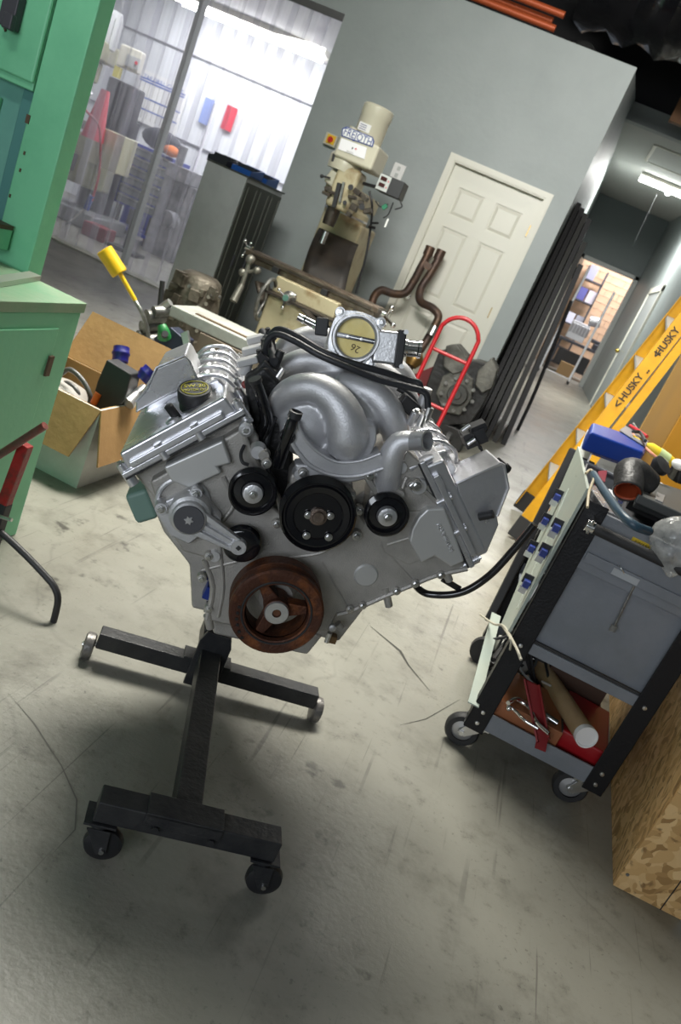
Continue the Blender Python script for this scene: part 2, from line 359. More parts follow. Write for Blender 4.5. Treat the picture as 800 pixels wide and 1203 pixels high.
for z in (.35, 1.08, 1.84):
    MB().bx((DR-.066, YB+.02, z-.05), (DR-.052, YB+.044, z+.05)).build('hinge', mat('dull_brass', (.28, .2, .08), .35, .9), d1)
p = W(497, 350, Y=fy-.05)
b = MB(); b.lathe([(.03, 0), (.03, .008), (.012, .012), (.012, .03), (.028, .04), (.03, .055), (.02, .07), (0, .072)], (dl0+.07, fy, .92), (0, -1, 0), 20); b.build('door_knob', CHROME, lf)
# ---------------- door_3 in the right hall wall
d3 = MB(); d3.bx((1.5, 15.1, 0), (1.545, 15.2, 2.5)); d3.bx((1.5, 17.0, 0), (1.545, 17.12, 2.5)); d3.bx((1.5, 15.1, 2.4), (1.545, 17.12, 2.52))
d3 = d3.build('door_3', TRIMW, kind='structure', bevel=.004)
l3 = MB().bx((1.52, 15.2, .01), (1.545, 17.0, 2.4)).build('door_leaf', mat('grey_door_paint', (.36, .39, .39), .4), d3)
MB().ball((1.47, 16.8, 1.2), .045, 12, 8).build('door_knob', BRASS, l3)
# ---------------- hall light
LT = mat('fluorescent_tube', (1, 1, .98), .5, emis=14)
fx = root('ceiling_light', (.85, 15.4, 3.98), 'bright twin tube fluorescent light across the hall ceiling', 'light')
MB().bx((.30, 15.3, 3.99), (1.42, 15.5, 4.04)).build('housing', TRIMW, fx, bevel=.006)
for x0, x1 in ((.31, .80), (.90, 1.40)):
    for y in (15.35, 15.45): MB().cyl((x0, y, 3.94), (x1, y, 3.94), .028, n=14).build('tube', LT, fx)
MB().ball((.85, 15.4, 3.9), .05, 12, 8).build('sensor_globe', mat('lit_globe', (1, 1, 1), .4, emis=3), fx)
MB().tube([W(772, 228, Y=15.3), W(764, 245, Y=15.3), W(744, 287, Y=15.3)], .006, 6, 3).build('pull_cord', MBLK, fx)
# ---------------- long things stored above the wall
OR = mat('copper_orange_tube', (.5, .1, .03), .45, .2, .1, 60)
grp = 'orange tubes lying on top of the partition wall'
for i, (x, y, Y) in enumerate(((663, 18, 7.62), (649, 25, 7.75), (652, 34, 7.56), (630, 5, 7.85))):
    p = W(x, y, Y=Y); p.z = max(p.z, 3.31) if i != 0 else p.z
    b = MB().cyl(p-V((4.2, 0, 0)), p, .028, n=14); b.cyl(p-V((.002, 0, 0)), p+V((.0005, 0, 0)), .024, n=14)
    tag(b.build('metal_tube', OR), ['orange tube on the wall top reaching farthest right', 'orange tube on the wall top, middle one behind', 'orange tube lying nearest the wall edge', 'orange tube at the very back of the stack'][i], 'tube', grp)
BP = mat('black_plastic_wrap', (.006, .006, .008), .22, 0, 1.0, 7)
b = MB(); 
c0 = V((-.45, 8.6, 3.28)); 
rs = []
for i in range(24):
    x = -.5+i*.11; r = .36*(1+.1*math.sin(i*1.7)); rs.append([V((x-.6, 9.0+r*1.3*math.cos(2*PI*k/22)*(1+.06*math.sin(k*3+i)), 4.25+r*math.sin(2*PI*k/22)*(1+.06*math.cos(k*2+i*2)))) for k in range(22)])
b.rings(rs); du = root('wrapped_duct', (.2, 9.0, 3.9), 'shiny black plastic wrapped duct hung above the partition wall', 'duct'); b.build('wrap', BP, du)
for x in (-.6, .7): MB().bx((x, 9.0, 4.6), (x+.04, 9.02, 5.3)).build('hanger_strap', mat('unlit_roof_deck', (.03, .026, .03), .8), du)
p = W(800, 122, Y=10.5)
tag(MB().bx((p.x-.04, 10.4, p.z-.22), (p.x+.7, 10.5, p.z+.1)).build('wooden_beam', mat('dark_brown_wood', (.2, .09, .03), .6, 0, .2, 20), bevel=.004), 'brown wooden beam end high above the hall fascia', 'beam')
tag(MB().bx((-1.5, 9.6, 4.55), (3.2, 9.9, 4.8)).build('steel_girder', mat('dusty_purple_brown_steel', (.06, .045, .05), .6)), 'dusty dark girder crossing under the roof', 'girder')
# light globe glinting: clear bag on the wall top
p = W(688, 50, Y=7.85)
b = MB(); b.ball((p.x, 7.9, 3.36), (.13, .12, .10), 18, 10); o = b.build('plastic_bag', mat('black_shiny_bag', (.03, .03, .03), .12, .2, 1, 18))
tag(o, 'crumpled shiny dark bag glinting on the edge of the wall top', 'bag')
# ---------------- clear strip curtain
def vinyl():
    m = bpy.data.materials.new('clear_vinyl'); m.use_nodes = True; n = m.node_tree.nodes; l = m.node_tree.links
    n.remove(n['Principled BSDF']); out = n['Material Output']
    t = n.new('ShaderNodeBsdfTransparent'); t.inputs[0].default_value = (.93, .92, .95, 1)
    tl = n.new('ShaderNodeBsdfTranslucent'); tl.inputs[0].default_value = (.85, .84, .9, 1)
    g = n.new('ShaderNodeBsdfGlossy'); g.inputs['Roughness'].default_value = .12
    tc = n.new('ShaderNodeTexCoord'); nz = n.new('ShaderNodeTexNoise'); nz.inputs['Scale'].default_value = 5; nz.inputs['Detail'].default_value = 6
    mp = n.new('ShaderNodeMapping'); mp.inputs['Scale'].default_value = (5, 1, .12); l.new(tc.outputs['Object'], mp.inputs[0]); l.new(mp.outputs[0], nz.inputs['Vector'])
    r = n.new('ShaderNodeMapRange'); r.inputs[1].default_value = .35; r.inputs[2].default_value = .75; r.inputs[3].default_value = .10; r.inputs[4].default_value = .26; l.new(nz.outputs['Fac'], r.inputs[0])
    m1 = n.new('ShaderNodeMixShader'); l.new(r.outputs[0], m1.inputs[0]); l.new(t.outputs[0], m1.inputs[1]); l.new(tl.outputs[0], m1.inputs[2])
    fr = n.new('ShaderNodeFresnel'); fr.inputs[0].default_value = 1.35
    m2 = n.new('ShaderNodeMixShader'); l.new(fr.outputs[0], m2.inputs[0]); l.new(m1.outputs[0], m2.inputs[1]); l.new(g.outputs[0], m2.inputs[2])
    l.new(m2.outputs[0], out.inputs[0]); return m
VY = vinyl()
MB().bx((-6.1, YB-.06, 0), (-2.76, YB+.03, .012)).build('trim_3', mat('pale_threshold', (.6, .58, .52), .5), kind='structure')
VE = mat('vinyl_edge', (.75, .75, .8), .2, alpha=.55)
cu = root('strip_curtain', (-4.4, YB+.05, 0), 'clear vinyl strip curtain filling the wide opening in the grey wall', 'curtain')
MB().bx((-6.1, YB-.01, 2.80), (-2.76, YB+.02, 2.86)).build('rail', mat('dark_rail', (.12, .12, .12), .5, .5), cu, bevel=.002)
x = -6.1; k = 0
while x < -2.9:
    w_ = .205; xx = min(x, -2.77-w_); yo = YB+.04+(k % 2)*.03; bz = .02+random.random()*.02; sway = random.uniform(-.015, .015); bow = .016
    MB().grid(lambda u, v: (xx+w_*u+sway*(1-v), yo+bow*math.sin(PI*u)+.008*math.sin(v*6+k), bz+(2.82-bz)*v), 6, 8).build('strip', VY, cu, ang=180)
    MB().bx((xx+w_+sway*.5-.0015, yo-.0015, bz), (xx+w_+sway*.5+.001, yo+.001, 2.8)).build('strip_edge', VE, cu)
    x += .158; k += 1
for j in range(3):
    pass
# ---------------- room behind the curtain
BW = mat('white_room_wall', (.72, .74, .76), .5)
MB().bx((-9, 12.2, 0), (-.42, 12.3, 3.2)).build('wall_far', BW, kind='structure', flat=True)
MB().bx((-2.3, YB+.15, 0), (-2.2, 12.2, 3.2)).build('wall_inner', BW, kind='structure', flat=True)
for z in (1.45, 2.62): MB().bx((-8, 12.17, z-.012), (-2.3, 12.2, z+.012)).build('trim_2', mat('grey_joint', (.2, .2, .22), .6), kind='structure')
lt = root('ceiling_light', (-5.4, 11.3, 3.12), 'glaring fluorescent light on the ceiling behind the curtain', 'light')
MB().bx((-6.6, 11.1, 3.13), (-4.2, 11.5, 3.2)).build('housing', TRIMW, lt)
for y in (11.2, 11.4): MB().cyl((-6.5, y, 3.09), (-4.3, y, 3.09), .03, n=12).build('tube', LT, lt)
# posters and signs on the far wall
def pinned(pts, Y, name, m, label, cat):
    q = [W(a, c, Y=Y) for a, c in pts]; x0, x1 = min(q[0].x, q[3].x), max(q[1].x, q[2].x); z1, z0 = (q[0].z+q[1].z)/2, (q[2].z+q[3].z)/2
    r = root(name, ((x0+x1)/2, Y, z0), label, cat); MB().bx((x0, Y-.012, z0), (x1, Y, z1)).build('sheet', m, r); return r, x0, x1, z0, z1
WP = mat('white_paper', (.8, .8, .78), .6); BLP = mat('blue_print', (.1, .16, .45), .6); REDP = mat('red_sign', (.6, .03, .06), .5)
r, x0, x1, z0, z1 = pinned([(172, 83), (223, 104), (201, 160), (150, 136)], 12.15, 'wall_chart', WP, 'large white wall chart with blue banded rows behind the curtain', 'chart')
w_, h_ = x1-x0, z1-z0
text('TAP DRILL CHART', MX.Translation(((x0+x1)/2, 12.136, z1-.09)) @ MX.Rotation(PI/2, 4, 'X'), w_*.1, BLP, r)
for f_ in (.14, .19, .5, .72): MB().bx((x0+.03, 12.134, z1-h_*f_-.02), (x1-.03, 12.139, z1-h_*f_)).build('blue_band', BLP, r)
gl = mat('grey_print', (.45, .45, .42), .6)
for i in range(9): MB().bx((x0+.05+i*(w_-.1)/9, 12.135, z0+.06), (x0+.05+i*(w_-.1)/9+.012, 12.139, z1-h_*.22)).build('column_line', gl, r)
pinned([(243, 115), (253, 118), (242, 147), (233, 143)], 12.15, 'wall_sign', mat('blue_sign', (.25, .32, .6), .5), 'narrow pale blue sign on the far wall behind the curtain', 'sign')
pinned([(270, 124), (280, 128), (269, 155), (259, 150)], 12.15, 'wall_sign', REDP, 'small red sign on the far wall behind the curtain', 'sign')
tag(MB().cyl(W(253, 122, Y=11), (W(253, 122, Y=11).x, 11, 0), .02, n=10).build('light_tube', mat('white_plastic', (.85, .85, .88), .3)), 'slim white tube standing upright beyond the curtain', 'tube')
# steel post just inside the curtain
tag(MB().bx((W(231, 30, Y=7.85).x-.022, 7.8, 0), (W(231, 30, Y=7.85).x+.022, 7.9, 3.2)).build('steel_post', mat('grey_green_steel', (.3, .32, .28), .5)), 'grey steel post standing right behind the curtain strips', 'post')
# second milling machine
OL = mat('olive_cream_paint', (.34, .34, .2), .5, 0, .1, 30, (.22, .22, .14), 4); GR = mat('light_grey_paint', (.5, .52, .5), .45)
DG = mat('dark_grey_steel', (.07, .07, .08), .5, .3); Ym = 9.3
def at(x, y, Y=Ym): return W(x, y, Y=Y)
m2 = root('milling_machine', (at(110, 240).x, Ym, 0), 'pale milling machine with grey motor seen through the curtain at left', 'milling machine')
p = at(128, 34); b = MB(); b.lathe([(.1, -.22), (.13, -.2), (.13, .14), (.11, .2), (.0, .21)], p, (0, 0, 1), 24)
for k in range(10): b.bar(p+V((.13*math.cos(k*PI/5), .13*math.sin(k*PI/5), -.16)), p+V((.13*math.cos(k*PI/5), .13*math.sin(k*PI/5), .12)), .012, .02)
b.build('motor', GR, m2)
b = MB().box(at(118, 60), (.28, .4, .22)); b.cyl(at(112, 70), at(104, 95), .1, n=18); b.build('head', OL, m2, bevel=.03)
b = MB().bx((at(125, 100).x-.16, Ym+.25, 0), (at(125, 100).x+.22, Ym+.52, 1.75)); b.build('column', DG, m2, bevel=.02)
b = MB().cyl(at(110, 80), at(96, 118), .05, n=14); b.build('quill', STEEL, m2)
b = MB().bx((at(60, 140).x, Ym-.15, 1.06), (at(150, 165).x, Ym+.15, 1.16)); b.build('table', mat('table_steel', (.3, .29, .26), .4, .7), m2, bevel=.006)
b = MB().bx((at(90, 185).x-.2, Ym-.2, .45), (at(100, 185).x+.3, Ym+.25, 1.02)); b.build('knee', OL, m2, bevel=.03)
b = MB().bx((at(90, 185).x-.5, Ym-.3, .0), (at(105, 185).x+.45, Ym+.52, .18)); b.build('base', mat('light_grey_base', (.35, .36, .36), .5), m2, bevel=.02)
MB().box(at(82, 188, Ym-.25), (.12, .1, .2)).build('crank_box', DG, m2, bevel=.01)
b = MB().box(at(154, 70, Ym-.1), (.3, .1, .24)); cb = b.build('control_box', mat('cream_box', (.75, .73, .6), .4), m2, bevel=.02)
MB().box(at(156, 73, Ym-.16), (.18, .02, .12)).build('panel', GR, cb)
MB().cyl(at(160, 74, Ym-.18), at(160, 74, Ym-.16), .02, n=10).build('button', REDP, cb)
tag(MB().box(at(138, 85, Ym-.1), (.07, .07, .12)).build('switch_box', mat('yellow_box', (.7, .62, .1), .5), m2), None)
tag(MB().lathe([(.05, .24), (.13, -.3)], at(117, 132, 8.7), (0, 0, 1), 16).build('traffic_cone', REDP), 'red cone shaped funnel standing beyond the curtain at left', 'cone')
b = MB().box(at(132, 178, 9.0), (.4, .3, .42)); b.build('parts_tray', mat('cream_tray', (.55, .53, .36), .5), m2, bevel=.01)  # cream parts tray, grouped under the mill to hold it up
# red air hose with wand
ho = root('air_hose', at(116, 160, 7.9), 'thin red air hose hanging behind the curtain with a blue and white gun', 'hose')
MB().tube([at(90, 118, 7.9), at(104, 133, 7.9), at(116, 147, 7.9), at(118, 170, 7.9), at(116, 205, 7.9), at(108, 236, 7.9)], .013, 8, 6).build('hose', mat('red_hose', (.5, .02, .03), .4), ho)
MB().cyl(at(108, 230, 7.9), at(101, 246, 7.9), .03, n=12).build('gun', mat('blue_plastic', (.03, .08, .4), .4), ho)
MB().cyl(at(101, 244, 7.9), W(79, 262, Z=.012), .012, n=10).build('nozzle', STEEL, ho)
tb_ = root('work_light', at(96, 112, 7.75), 'black inspection lamp with a white end leaning beside the green machine', 'lamp')
MB().cyl(at(78, 128, 7.75), at(96, 114, 7.75), .05, n=14).build('handle', MBLK, tb_); p = at(78, 128, 7.75); MB().cyl((p.x, p.y, 0), p, .02, n=10).build('pole', MBLK, tb_); MB().cyl(at(95, 115, 7.75), at(105, 106, 7.75), .045, n=14).build('lens', mat('white_lens', (.85, .85, .9), .3), tb_)
# tool chest
Yt = 9.9
def tt(x, y): return W(x, y, Y=Yt)
a, c = tt(152, 172).x, tt(203, 190).x; zt, zb = tt(155, 165).z, 0.38
tc = root('tool_chest', ((a+c)/2, Yt, 0), 'grey drawer tool chest with blue sides beyond the curtain', 'tool chest')
BLU = mat('blue_chest_paint', (.02, .04, .35), .35)
MB().bx((a, Yt, zb), (c, Yt+.5, zt)).build('cabinet', BLU, tc, bevel=.006)
nz_ = 6; hh = (zt-zb-.04)/nz_
for i in range(nz_):
    z = zb+.02+i*hh; d = MB().bx((a+.03, Yt-.02, z+.01), (c-.03, Yt, z+hh-.012)).build('drawer', mat('grey_drawer', (.22, .24, .25), .35, .3), tc, bevel=.003)
    MB().bx((a+.05, Yt-.035, z+hh-.035), (c-.05, Yt-.018, z+hh-.018)).build('handle', STEEL, d)
for x in (a+.06, c-.06):
    for y in (Yt+.06, Yt+.44): MB().bx((x-.03, y-.03, .0), (x+.03, y+.03, zb)).build('leg', MBLK, tc)
MB().bx((a, Yt, .1), (c, Yt+.5, .14)).build('lower_tray', BLU, tc)
b = MB(); p = V(((a+c)/2-.05, Yt+.25, zt)); b.ball(p+V((0, 0, .143)), (.28, .18, .14), 16, 8); b.ball(p+V((.1, 0, .2)), (.08, .08, .06), 10, 6)
tag(b.build('tool_bag', mat('black_bag', (.03, .035, .05), .7, 0, .4, 12)), 'rounded black tool bag on top of the tool chest', 'bag')
b = MB(); p = tt(204, 163); b.ball((c-.06, Yt+.0, zt+.073), (.11, .1, .07), 12, 8); tag(b.build('rag', mat('orange_cloth', (.75, .2, .04), .8)), 'orange rag lying on the tool chest', 'rag')
p = tt(120, 175)
# lumps of shop equipment to the right of the chest, and a black stand
b = MB(); x0 = tt(222, 200).x; b.bx((x0-.14, 9.6, 0), (x0+.3, 10.1, .95)); b.bx((x0-.1, 9.5, .95), (x0+.2, 10, 1.12)); b.cyl((x0, 9.6, 1.1), (x0, 9.6, 1.35), .05); b.cyl((x0+.2, 9.5, .5), (x0+.2, 9.3, .5), .1)
tag(b.build('bench_grinder', mat('worn_grey_machine', (.28, .28, .29), .5, .2, .3, 12, (.12, .12, .13), 6), bevel=.01), 'worn grey grinder on its pedestal beyond the curtain beside the tall cabinet', 'grinder')
b = MB(); x0 = at(163, 245, 8.75).x; b.bx((x0-.03, 8.7, .04), (x0+.03, 8.76, .5)); b.bx((x0-.2, 8.6, 0), (x0+.2, 8.85, .04)); tag(b.build('machine_stand', MBLK), 'short black floor stand below the tool chest', 'stand')
b = MB(); x0 = at(105, 235, 8.6).x; b.bx((x0, 8.6, 0), (x0+.3, 8.85, .16)); tag(b.build('floor_box', mat('dark_red_box', (.2, .02, .03), .5), bevel=.01), 'low dark red box on the floor beyond the curtain', 'box')
b = MB(); x0 = at(180, 232, 10.6).x-.35; b.bx((x0-.1, 10.7, 0), (x0+.5, 11.2, .45)); tag(b.build('storage_bin', BLU, bevel=.02), 'blue bin on the floor behind the tool chest', 'bin')
b = MB(); p = at(149, 150, 10.75); b.box(p, (.26, .2, .22)); tag(b.build('battery_charger', DG, bevel=.01), 'dark ribbed box standing left of the tool chest', 'box')
b = MB(); b.bx((p.x-.2, 10.6, 0), (p.x+.2, 10.9, p.z-.11)); tag(b.build('pedestal', GR, bevel=.01), 'pale pedestal under the dark ribbed box', 'pedestal')
# ---------------- end room seen through the hall
BK_ = mat('tan_block', (.55, .36, .22), .8, 0, .3, 25, (.62, .42, .28), 3)
MB().bx((-1.5, 25.1, 0), (4, 25.25, 4.6)).build('wall_end_room', mat('mortar', (.5, .38, .28), .9), kind='structure', flat=True)
MB().bx((-1.6, 21.62, 0), (-1.5, 25.1, 4.6)).build('wall_end_left', WALL, kind='structure', flat=True); MB().bx((4, 21.62, 0), (4.1, 25.1, 4.6)).build('wall_end_right', WALL, kind='structure', flat=True)
MB().bx((-1.6, 21.62, 4.6), (4.1, 25.25, 4.7)).build('ceiling', CEI, kind='structure', flat=True)
eb = bpy.data.objects['wall_end_room']; bme = shared('block', MB().box((0, 0, 0), (.39, .03, .19)), BK_)
for r_ in range(2, 19):
    for k in range(6):
        x = .1+k*.4+(.2 if r_ % 2 else 0); inst(bme, 'block', MX.Translation((x, 25.09+random.uniform(-.004, .004), .1+r_*.2)), eb)
Ye = 24.2
def ae(x, y, Y=Ye): return W(x, y, Y=Y)
sh = root('storage_shelf', (ae(698, 350).x, 24.6, 0), 'dark shelf unit loaded with bright packages in the end room', 'shelf')
x0, x1 = ae(690, 330, 24.6).x-.15, ae(706, 330, 24.6).x+.1
for z in (.6, 1.3, 2.0, 2.6): MB().bx((x0, 24.4, z), (x1, 24.9, z+.04)).build('board', DG, sh)
for x in (x0, x1-.04):
    for y in (24.4, 24.86): MB().bx((x, y, 0), (x+.04, y+.04, 3.0)).build('upright', DG, sh)
for i, (z, cc) in enumerate(((1.34, (.7, .7, .8)), (2.04, (.1, .1, .3)), (2.64, (.3, .3, .4)), (1.34, (.4, .4, .45)), (2.04, (.6, .55, .6)))):
    xx = x0+.1+(i//3)*.45; xx = x0+.06+(i//3)*(x1-x0)*.46; tag(MB().bx((xx, 24.48, z+.003), (xx+(x1-x0)*.38, 24.8, z+.3+.05*(i % 3))).build('package', mat('package_%d' % i, cc, .5)), ['white package on the low shelf at left', 'dark blue package on the middle shelf', 'grey blue package on the top shelf', 'grey package on the low shelf at right', 'pale package on the middle shelf'][i], 'package', 'packages on the end room shelf')
# engine on a dark bench and clutter
bx_ = ae(690, 400, 23.4).x
wb = root('workbench', (bx_, 23.4, 0), 'dark workbench covered in parts in the end room', 'workbench')
MB().bx((bx_-.75, 23.1, .86), (bx_+.75, 23.9, .94)).build('top', DG, wb, bevel=.01)
for x in (bx_-.7, bx_+.66):
    for y in (23.12, 23.82): MB().bx((x, y, 0), (x+.05, y+.05, .86)).build('leg', DG, wb)
MB().bx((bx_-.7, 23.2, .2), (bx_+.7, 23.8, .24)).build('lower_shelf', DG, wb)
b = MB().box((bx_-.35, 23.5, 1.22), (.5, .45, .5)); 
for k in range(6): b.cyl((bx_-.55+k*.09, 23.27, 1.15), (bx_-.55+k*.09, 23.2, 1.4), .035, n=10)
b.cyl((bx_-.2, 23.4, 1.6), (bx_+.1, 23.4, 1.66), .14, n=16); tag(b.build('spare_engine', mat('pale_alloy', (.6, .6, .62), .35, .6), bevel=.02), 'pale alloy engine on the workbench in the end room', 'engine')
b = MB(); b.bx((bx_+.2, 23.2, .94), (bx_+.7, 23.6, 1.1)); b.bx((bx_+.1, 23.25, 1.1), (bx_+.45, 23.5, 1.2)); tag(b.build('parts_pile', DG, bevel=.02), 'dark pile of parts at the right of the workbench', 'parts')
b = MB(); b.bx((bx_+.80, 22.8, .0), (bx_+1.05, 23.0, 1.45)); b.bx((bx_+.84, 22.84, 1.45), (bx_+.98, 22.96, 1.7)); tag(b.build('covered_machine', mat('navy_cloth', (.03, .04, .15), .8)), 'tall navy blue covered machine standing at the bench end', 'machine')
p = ae(674, 416, 22.6); b = MB().box((p.x, 22.7, .2), (.42, .34, .36)); tag(b.build('cardboard_box', mat('cardboard', (.38, .24, .11), .8)), 'small brown cardboard box under the end room workbench', 'box')
for o_ in (bpy.data.objects['cardboard_box'],): o_.location.z = .0
b = MB(); b.bx((bx_-.6, 23.0, .24), (bx_+.3, 23.6, .66)); tag(b.build('crate', MBLK), 'black crate on the lower shelf of the end room workbench', 'crate')
rk = root('rolling_rack', (.55, 20.9, 0), 'rolling rack with two white poles standing in the far doorway', 'rack')
WPL = mat('white_enamel', (.85, .86, .9), .3)
for (xa, ya, xb, yb, Yr) in ((642, 415, 694, 316, 20.4), (674, 436, 719, 342, 20.4)):
    p, q = W(xa, ya, Y=Yr), W(xb, yb, Y=Yr); p.z = .1
    MB().cyl(p, (p.x, p.y, q.z), .028, n=12).build('pole', WPL, rk)
    MB().bar((p.x, p.y-.25, .1), (p.x, p.y+.25, .1), .04, .04).build('foot', STEEL, rk)
    for s in (-.22, .22): MB().cyl((p.x-.02, p.y+s, .045), (p.x+.02, p.y+s, .045), .045, n=14).build('caster', RUB, rk)
p, q = W(642, 415, Y=20.4), W(674, 436, Y=20.4); MB().bar((p.x, 20.4, .12), (q.x, 20.4, .12), .04, .03).build('crossbar', STEEL, rk)
# ================================================================ ENGINE STAND
EA = math.radians(22.3)
MS = frame((-.157, 1.23, 0), EA)
st = root('engine_stand', MS, 'black painted steel engine stand on the floor carrying the aluminium engine', 'engine stand')
MB(MS).bar((-.215, 0, .129), (.148, 0, .129), .050, .048).build('front_crossbar', STB, st, bevel=.003)
MB(MS).bar((-.31, .63, .072), (.305, .63, .072), .046, .046).build('rear_crossbar', STB, st, bevel=.003)
MB(MS).bar((-.046, .026, .128), (-.022, .68, .118), .054, .054).build('centre_beam', STB, st, bevel=.003)
b = MB(MS).box((-.05, -.004, .157), (.15, .056, .008)); b.box((-.05, -.029, .146), (.15, .006, .026)); b.build('mounting_plate', STB, st, bevel=.0015)
b = MB(MS).box((-.022, .63, .099), (.13, .056, .01)); b.build('saddle_plate', STB, st, bevel=.0015)
b = MB(MS).prism([(-.065, .03), (.021, .03), (.021, .17), (.01, .2), (-.054, .2), (-.065, .17)], .59, .602); b.box((-.022, .65, .16), (.078, .1, .05)); b.build('post_bracket', STB, st, bevel=.002)
MB(MS).bar((-.02, .67, .1), (0, .87, .55), .06, .06, (1, 0, 0)).build('post', STB, st, bevel=.003)
b = MB(MS).cyl((0, .785, .52), (0, .93, .52), .05, n=24); b.box((0, .778, .5), (.2, .012, .2)); b.build('mounting_head', STB, st, bevel=.002)
for x in (-.10, .01):
    MB(MS).hexa((x, -.026, .125), (0, -1, 0), .008, .008).build('bolt', STB, st)
for sx in (-1, 1):   # fixed rear wheels on the ends of the crossbar
    x = sx*.323-.004
    wh = MB(MS).lathe([(.006, -.014), (.028, -.014), (.036, -.010), (.037, 0), (.036, .010), (.028, .014), (.006, .014)], (x, .63, .037), (1, 0, 0), 28).build('wheel', mat('worn_grey_wheel', (.12, .115, .11), .4, .5, .2, 120, (.2, .19, .18), 20), st)
    MB(MS).cyl((x-.02*sx, .63, .05), (x+.016*sx, .63, .037), .008).build('axle', STEEL, wh)
for x in (-.198, .132):   # swivel casters under the front bar
    dx = .004 if x > 0 else -.006
    c = MB(MS).box((x, 0, .1), (.062, .058, .005)); c.cyl((x, 0, .098), (x, 0, .082), .02, n=20)
    for s in (-1, 1): c.prism([(-.03+dx, .082), (.022+dx, .082), (.03+dx*2, .03), (.012+dx*2, .022)], s*.021-.002, s*.021+.002) if False else c.ext([(x-.022, s*.02-.0015, .084), (x+.024, s*.02-.0015, .084), (x+.03, s*.02-.0015, .03), (x+.012, s*.02-.0015, .024)], [(x-.022, s*.02+.0015, .084), (x+.024, s*.02+.0015, .084), (x+.03, s*.02+.0015, .03), (x+.012, s*.02+.0015, .024)])
    cc = c.build('caster_fork', STB, st, bevel=.001)
    MB(MS).lathe([(.008, -.014), (.026, -.014), (.036, -.010), (.039, 0), (.036, .010), (.026, .014), (.008, .014)], (x+.02, 0, .039), (0, 1, 0), 28).build('caster_wheel', mat('black_caster_rubber', (.016, .016, .018), .35), cc)
    MB(MS).cyl((x+.02, -.026, .036), (x+.02, .026, .036), .005).build('axle', STEEL, cc)
# ================================================================ ENGINE
ME = frame(MS @ V((.018, .27, .484)), EA, math.radians(-4.5))
en = root('engine', ME, 'bare aluminium V8 engine with rusty crank damper and black pulleys on the stand', 'engine')
def E(x, y, d): return FR(ME, x, y, 1, d)
def poly(pts, y0, y1, name, m, bevel=.004, parent=None, holes=None):
    b = MB(ME); q = [E(x, y, y0) for x, y in pts]
    b.ext([(p.x, y0, p.z) for p in q], [(p.x, y1, p.z) for p in q]); return b.build(name, m, parent or en, bevel=bevel, seg=3)
bm0 = MB().lathe([(1.0, 0), (1.0, .25), (.62, .3), (.62, .3)], n=14); bm0.lathe([(.66, .28), (.66, .78), (.55, .88)], n=6); bm0.lathe([(.3, .8), (.3, .9)], n=8)
BOLT = shared('bolt', bm0, STEEL)
bm1 = MB().lathe([(1.25, -1.2), (1.1, 0), (1.0, .1)], n=16)
def bolt(p, r=.007, d=(0, -1, 0), parent=None, boss=0):
    if boss: MB(ME).cyl(V(p)-V(d).normalized()*boss, p, r*1.35, r*1.2, n=16).build('bolt_boss', ALUD, parent or en)
    return inst(BOLT, 'bolt', ME @ along(p, d) @ MX.Diagonal((r, r, r, 1)), parent or en)
# ---- block
blk = MB(ME).prism([(.17, .38), (.345, .2), (.27, .09), (.2, .03), (.17, -.07), (-.17, -.07), (-.2, .03), (-.27, .09), (-.345, .2), (-.17, .38), (-.05, .22), (.05, .22)], .055, .46)
blk.build('engine_block', ALUD, en, bevel=.006)
b = MB(ME).prism([(.13, -.06), (.11, -.12), (-.11, -.12), (-.13, -.06)], .05, .45); b.build('oil_pan', ALUD, en, bevel=.008)
b = MB(ME).cyl((0, .46, 0), (0, .49, 0), .17, .16, n=40); b.build('rear_plate', ALUD, en)
# ---- front (timing) cover traced on the plane y=0
FC = [(176, 566), (283, 504), (296, 530), (312, 556), (322, 596), (336, 610), (341, 560), (350, 550), (395, 556), (413, 560), (419, 598), (428, 612), (437, 565), (442, 546), (466, 556), (478, 528), (497, 545), (548, 668), (530, 676), (512, 676), (487, 687), (455, 700), (411, 719), (396, 722), (386, 742), (330, 745), (262, 734), (241, 728), (249, 690), (238, 655), (214, 648), (189, 606)]
poly(FC, 0, .07, 'timing_cover', ALUD, .006)
# rim flange and ribs standing proud of the cover
def rib(pts, y, wd, name='cover_rib', m=ALUD, h=.008):
    q = [E(a, c, y) for a, c in pts]; return MB(ME).tube([(p.x, y+.001, p.z) for p in q], wd, 8, 3).build(name, m, en)
rib([(549, 668), (512, 676), (487, 686), (455, 699), (411, 718), (396, 722)], 0, .0065)
rib([(243, 728), (250, 690), (240, 658)], 0, .006)
rib([(237, 670), (268, 662), (302, 654)], 0, .004)
rib([(378, 660), (410, 716)], 0, .0026)
rib([(447, 640), (487, 684)], 0, .0026)
rib([(340, 655), (375, 650), (392, 640)], 0, .0045)
rib([(287, 512), (300, 545), (322, 575), (330, 600)], 0, .005)
poly([(437, 602), (500, 600), (520, 650), (480, 664), (452, 650)], -.003, .02, 'cover_pad', ALUD, .003)
p = E(430, 676, -.002); MB(ME).lathe([(.026, .01), (.026, .0), (.023, -.003), (.0, -.0035)], p, (0, 1, 0), 32).build('core_plug', mat('smooth_cast_aluminium', (.62, .62, .61), .45, .6), en)
for (x, y, r_) in ((491, 570, .017), (303, 530, .014), (470, 548, .013), (352, 556, .012), (252, 652, .012)):
    q = E(x, y, .0); MB(ME).lathe([(r_*1.25, .01), (r_, -.006), (r_*.95, -.010), (.0, -.010)], q, (0, 1, 0), 22).build('casting_boss', ALU, en)
rib([(478, 560), (470, 585), (480, 606)], -.002, .005)
rib([(497, 575), (520, 596)], -.002, .005)
rib([(455, 640), (480, 632)], -.002, .004)
rib([(262, 560), (275, 590), (262, 612)], -.002, .005)
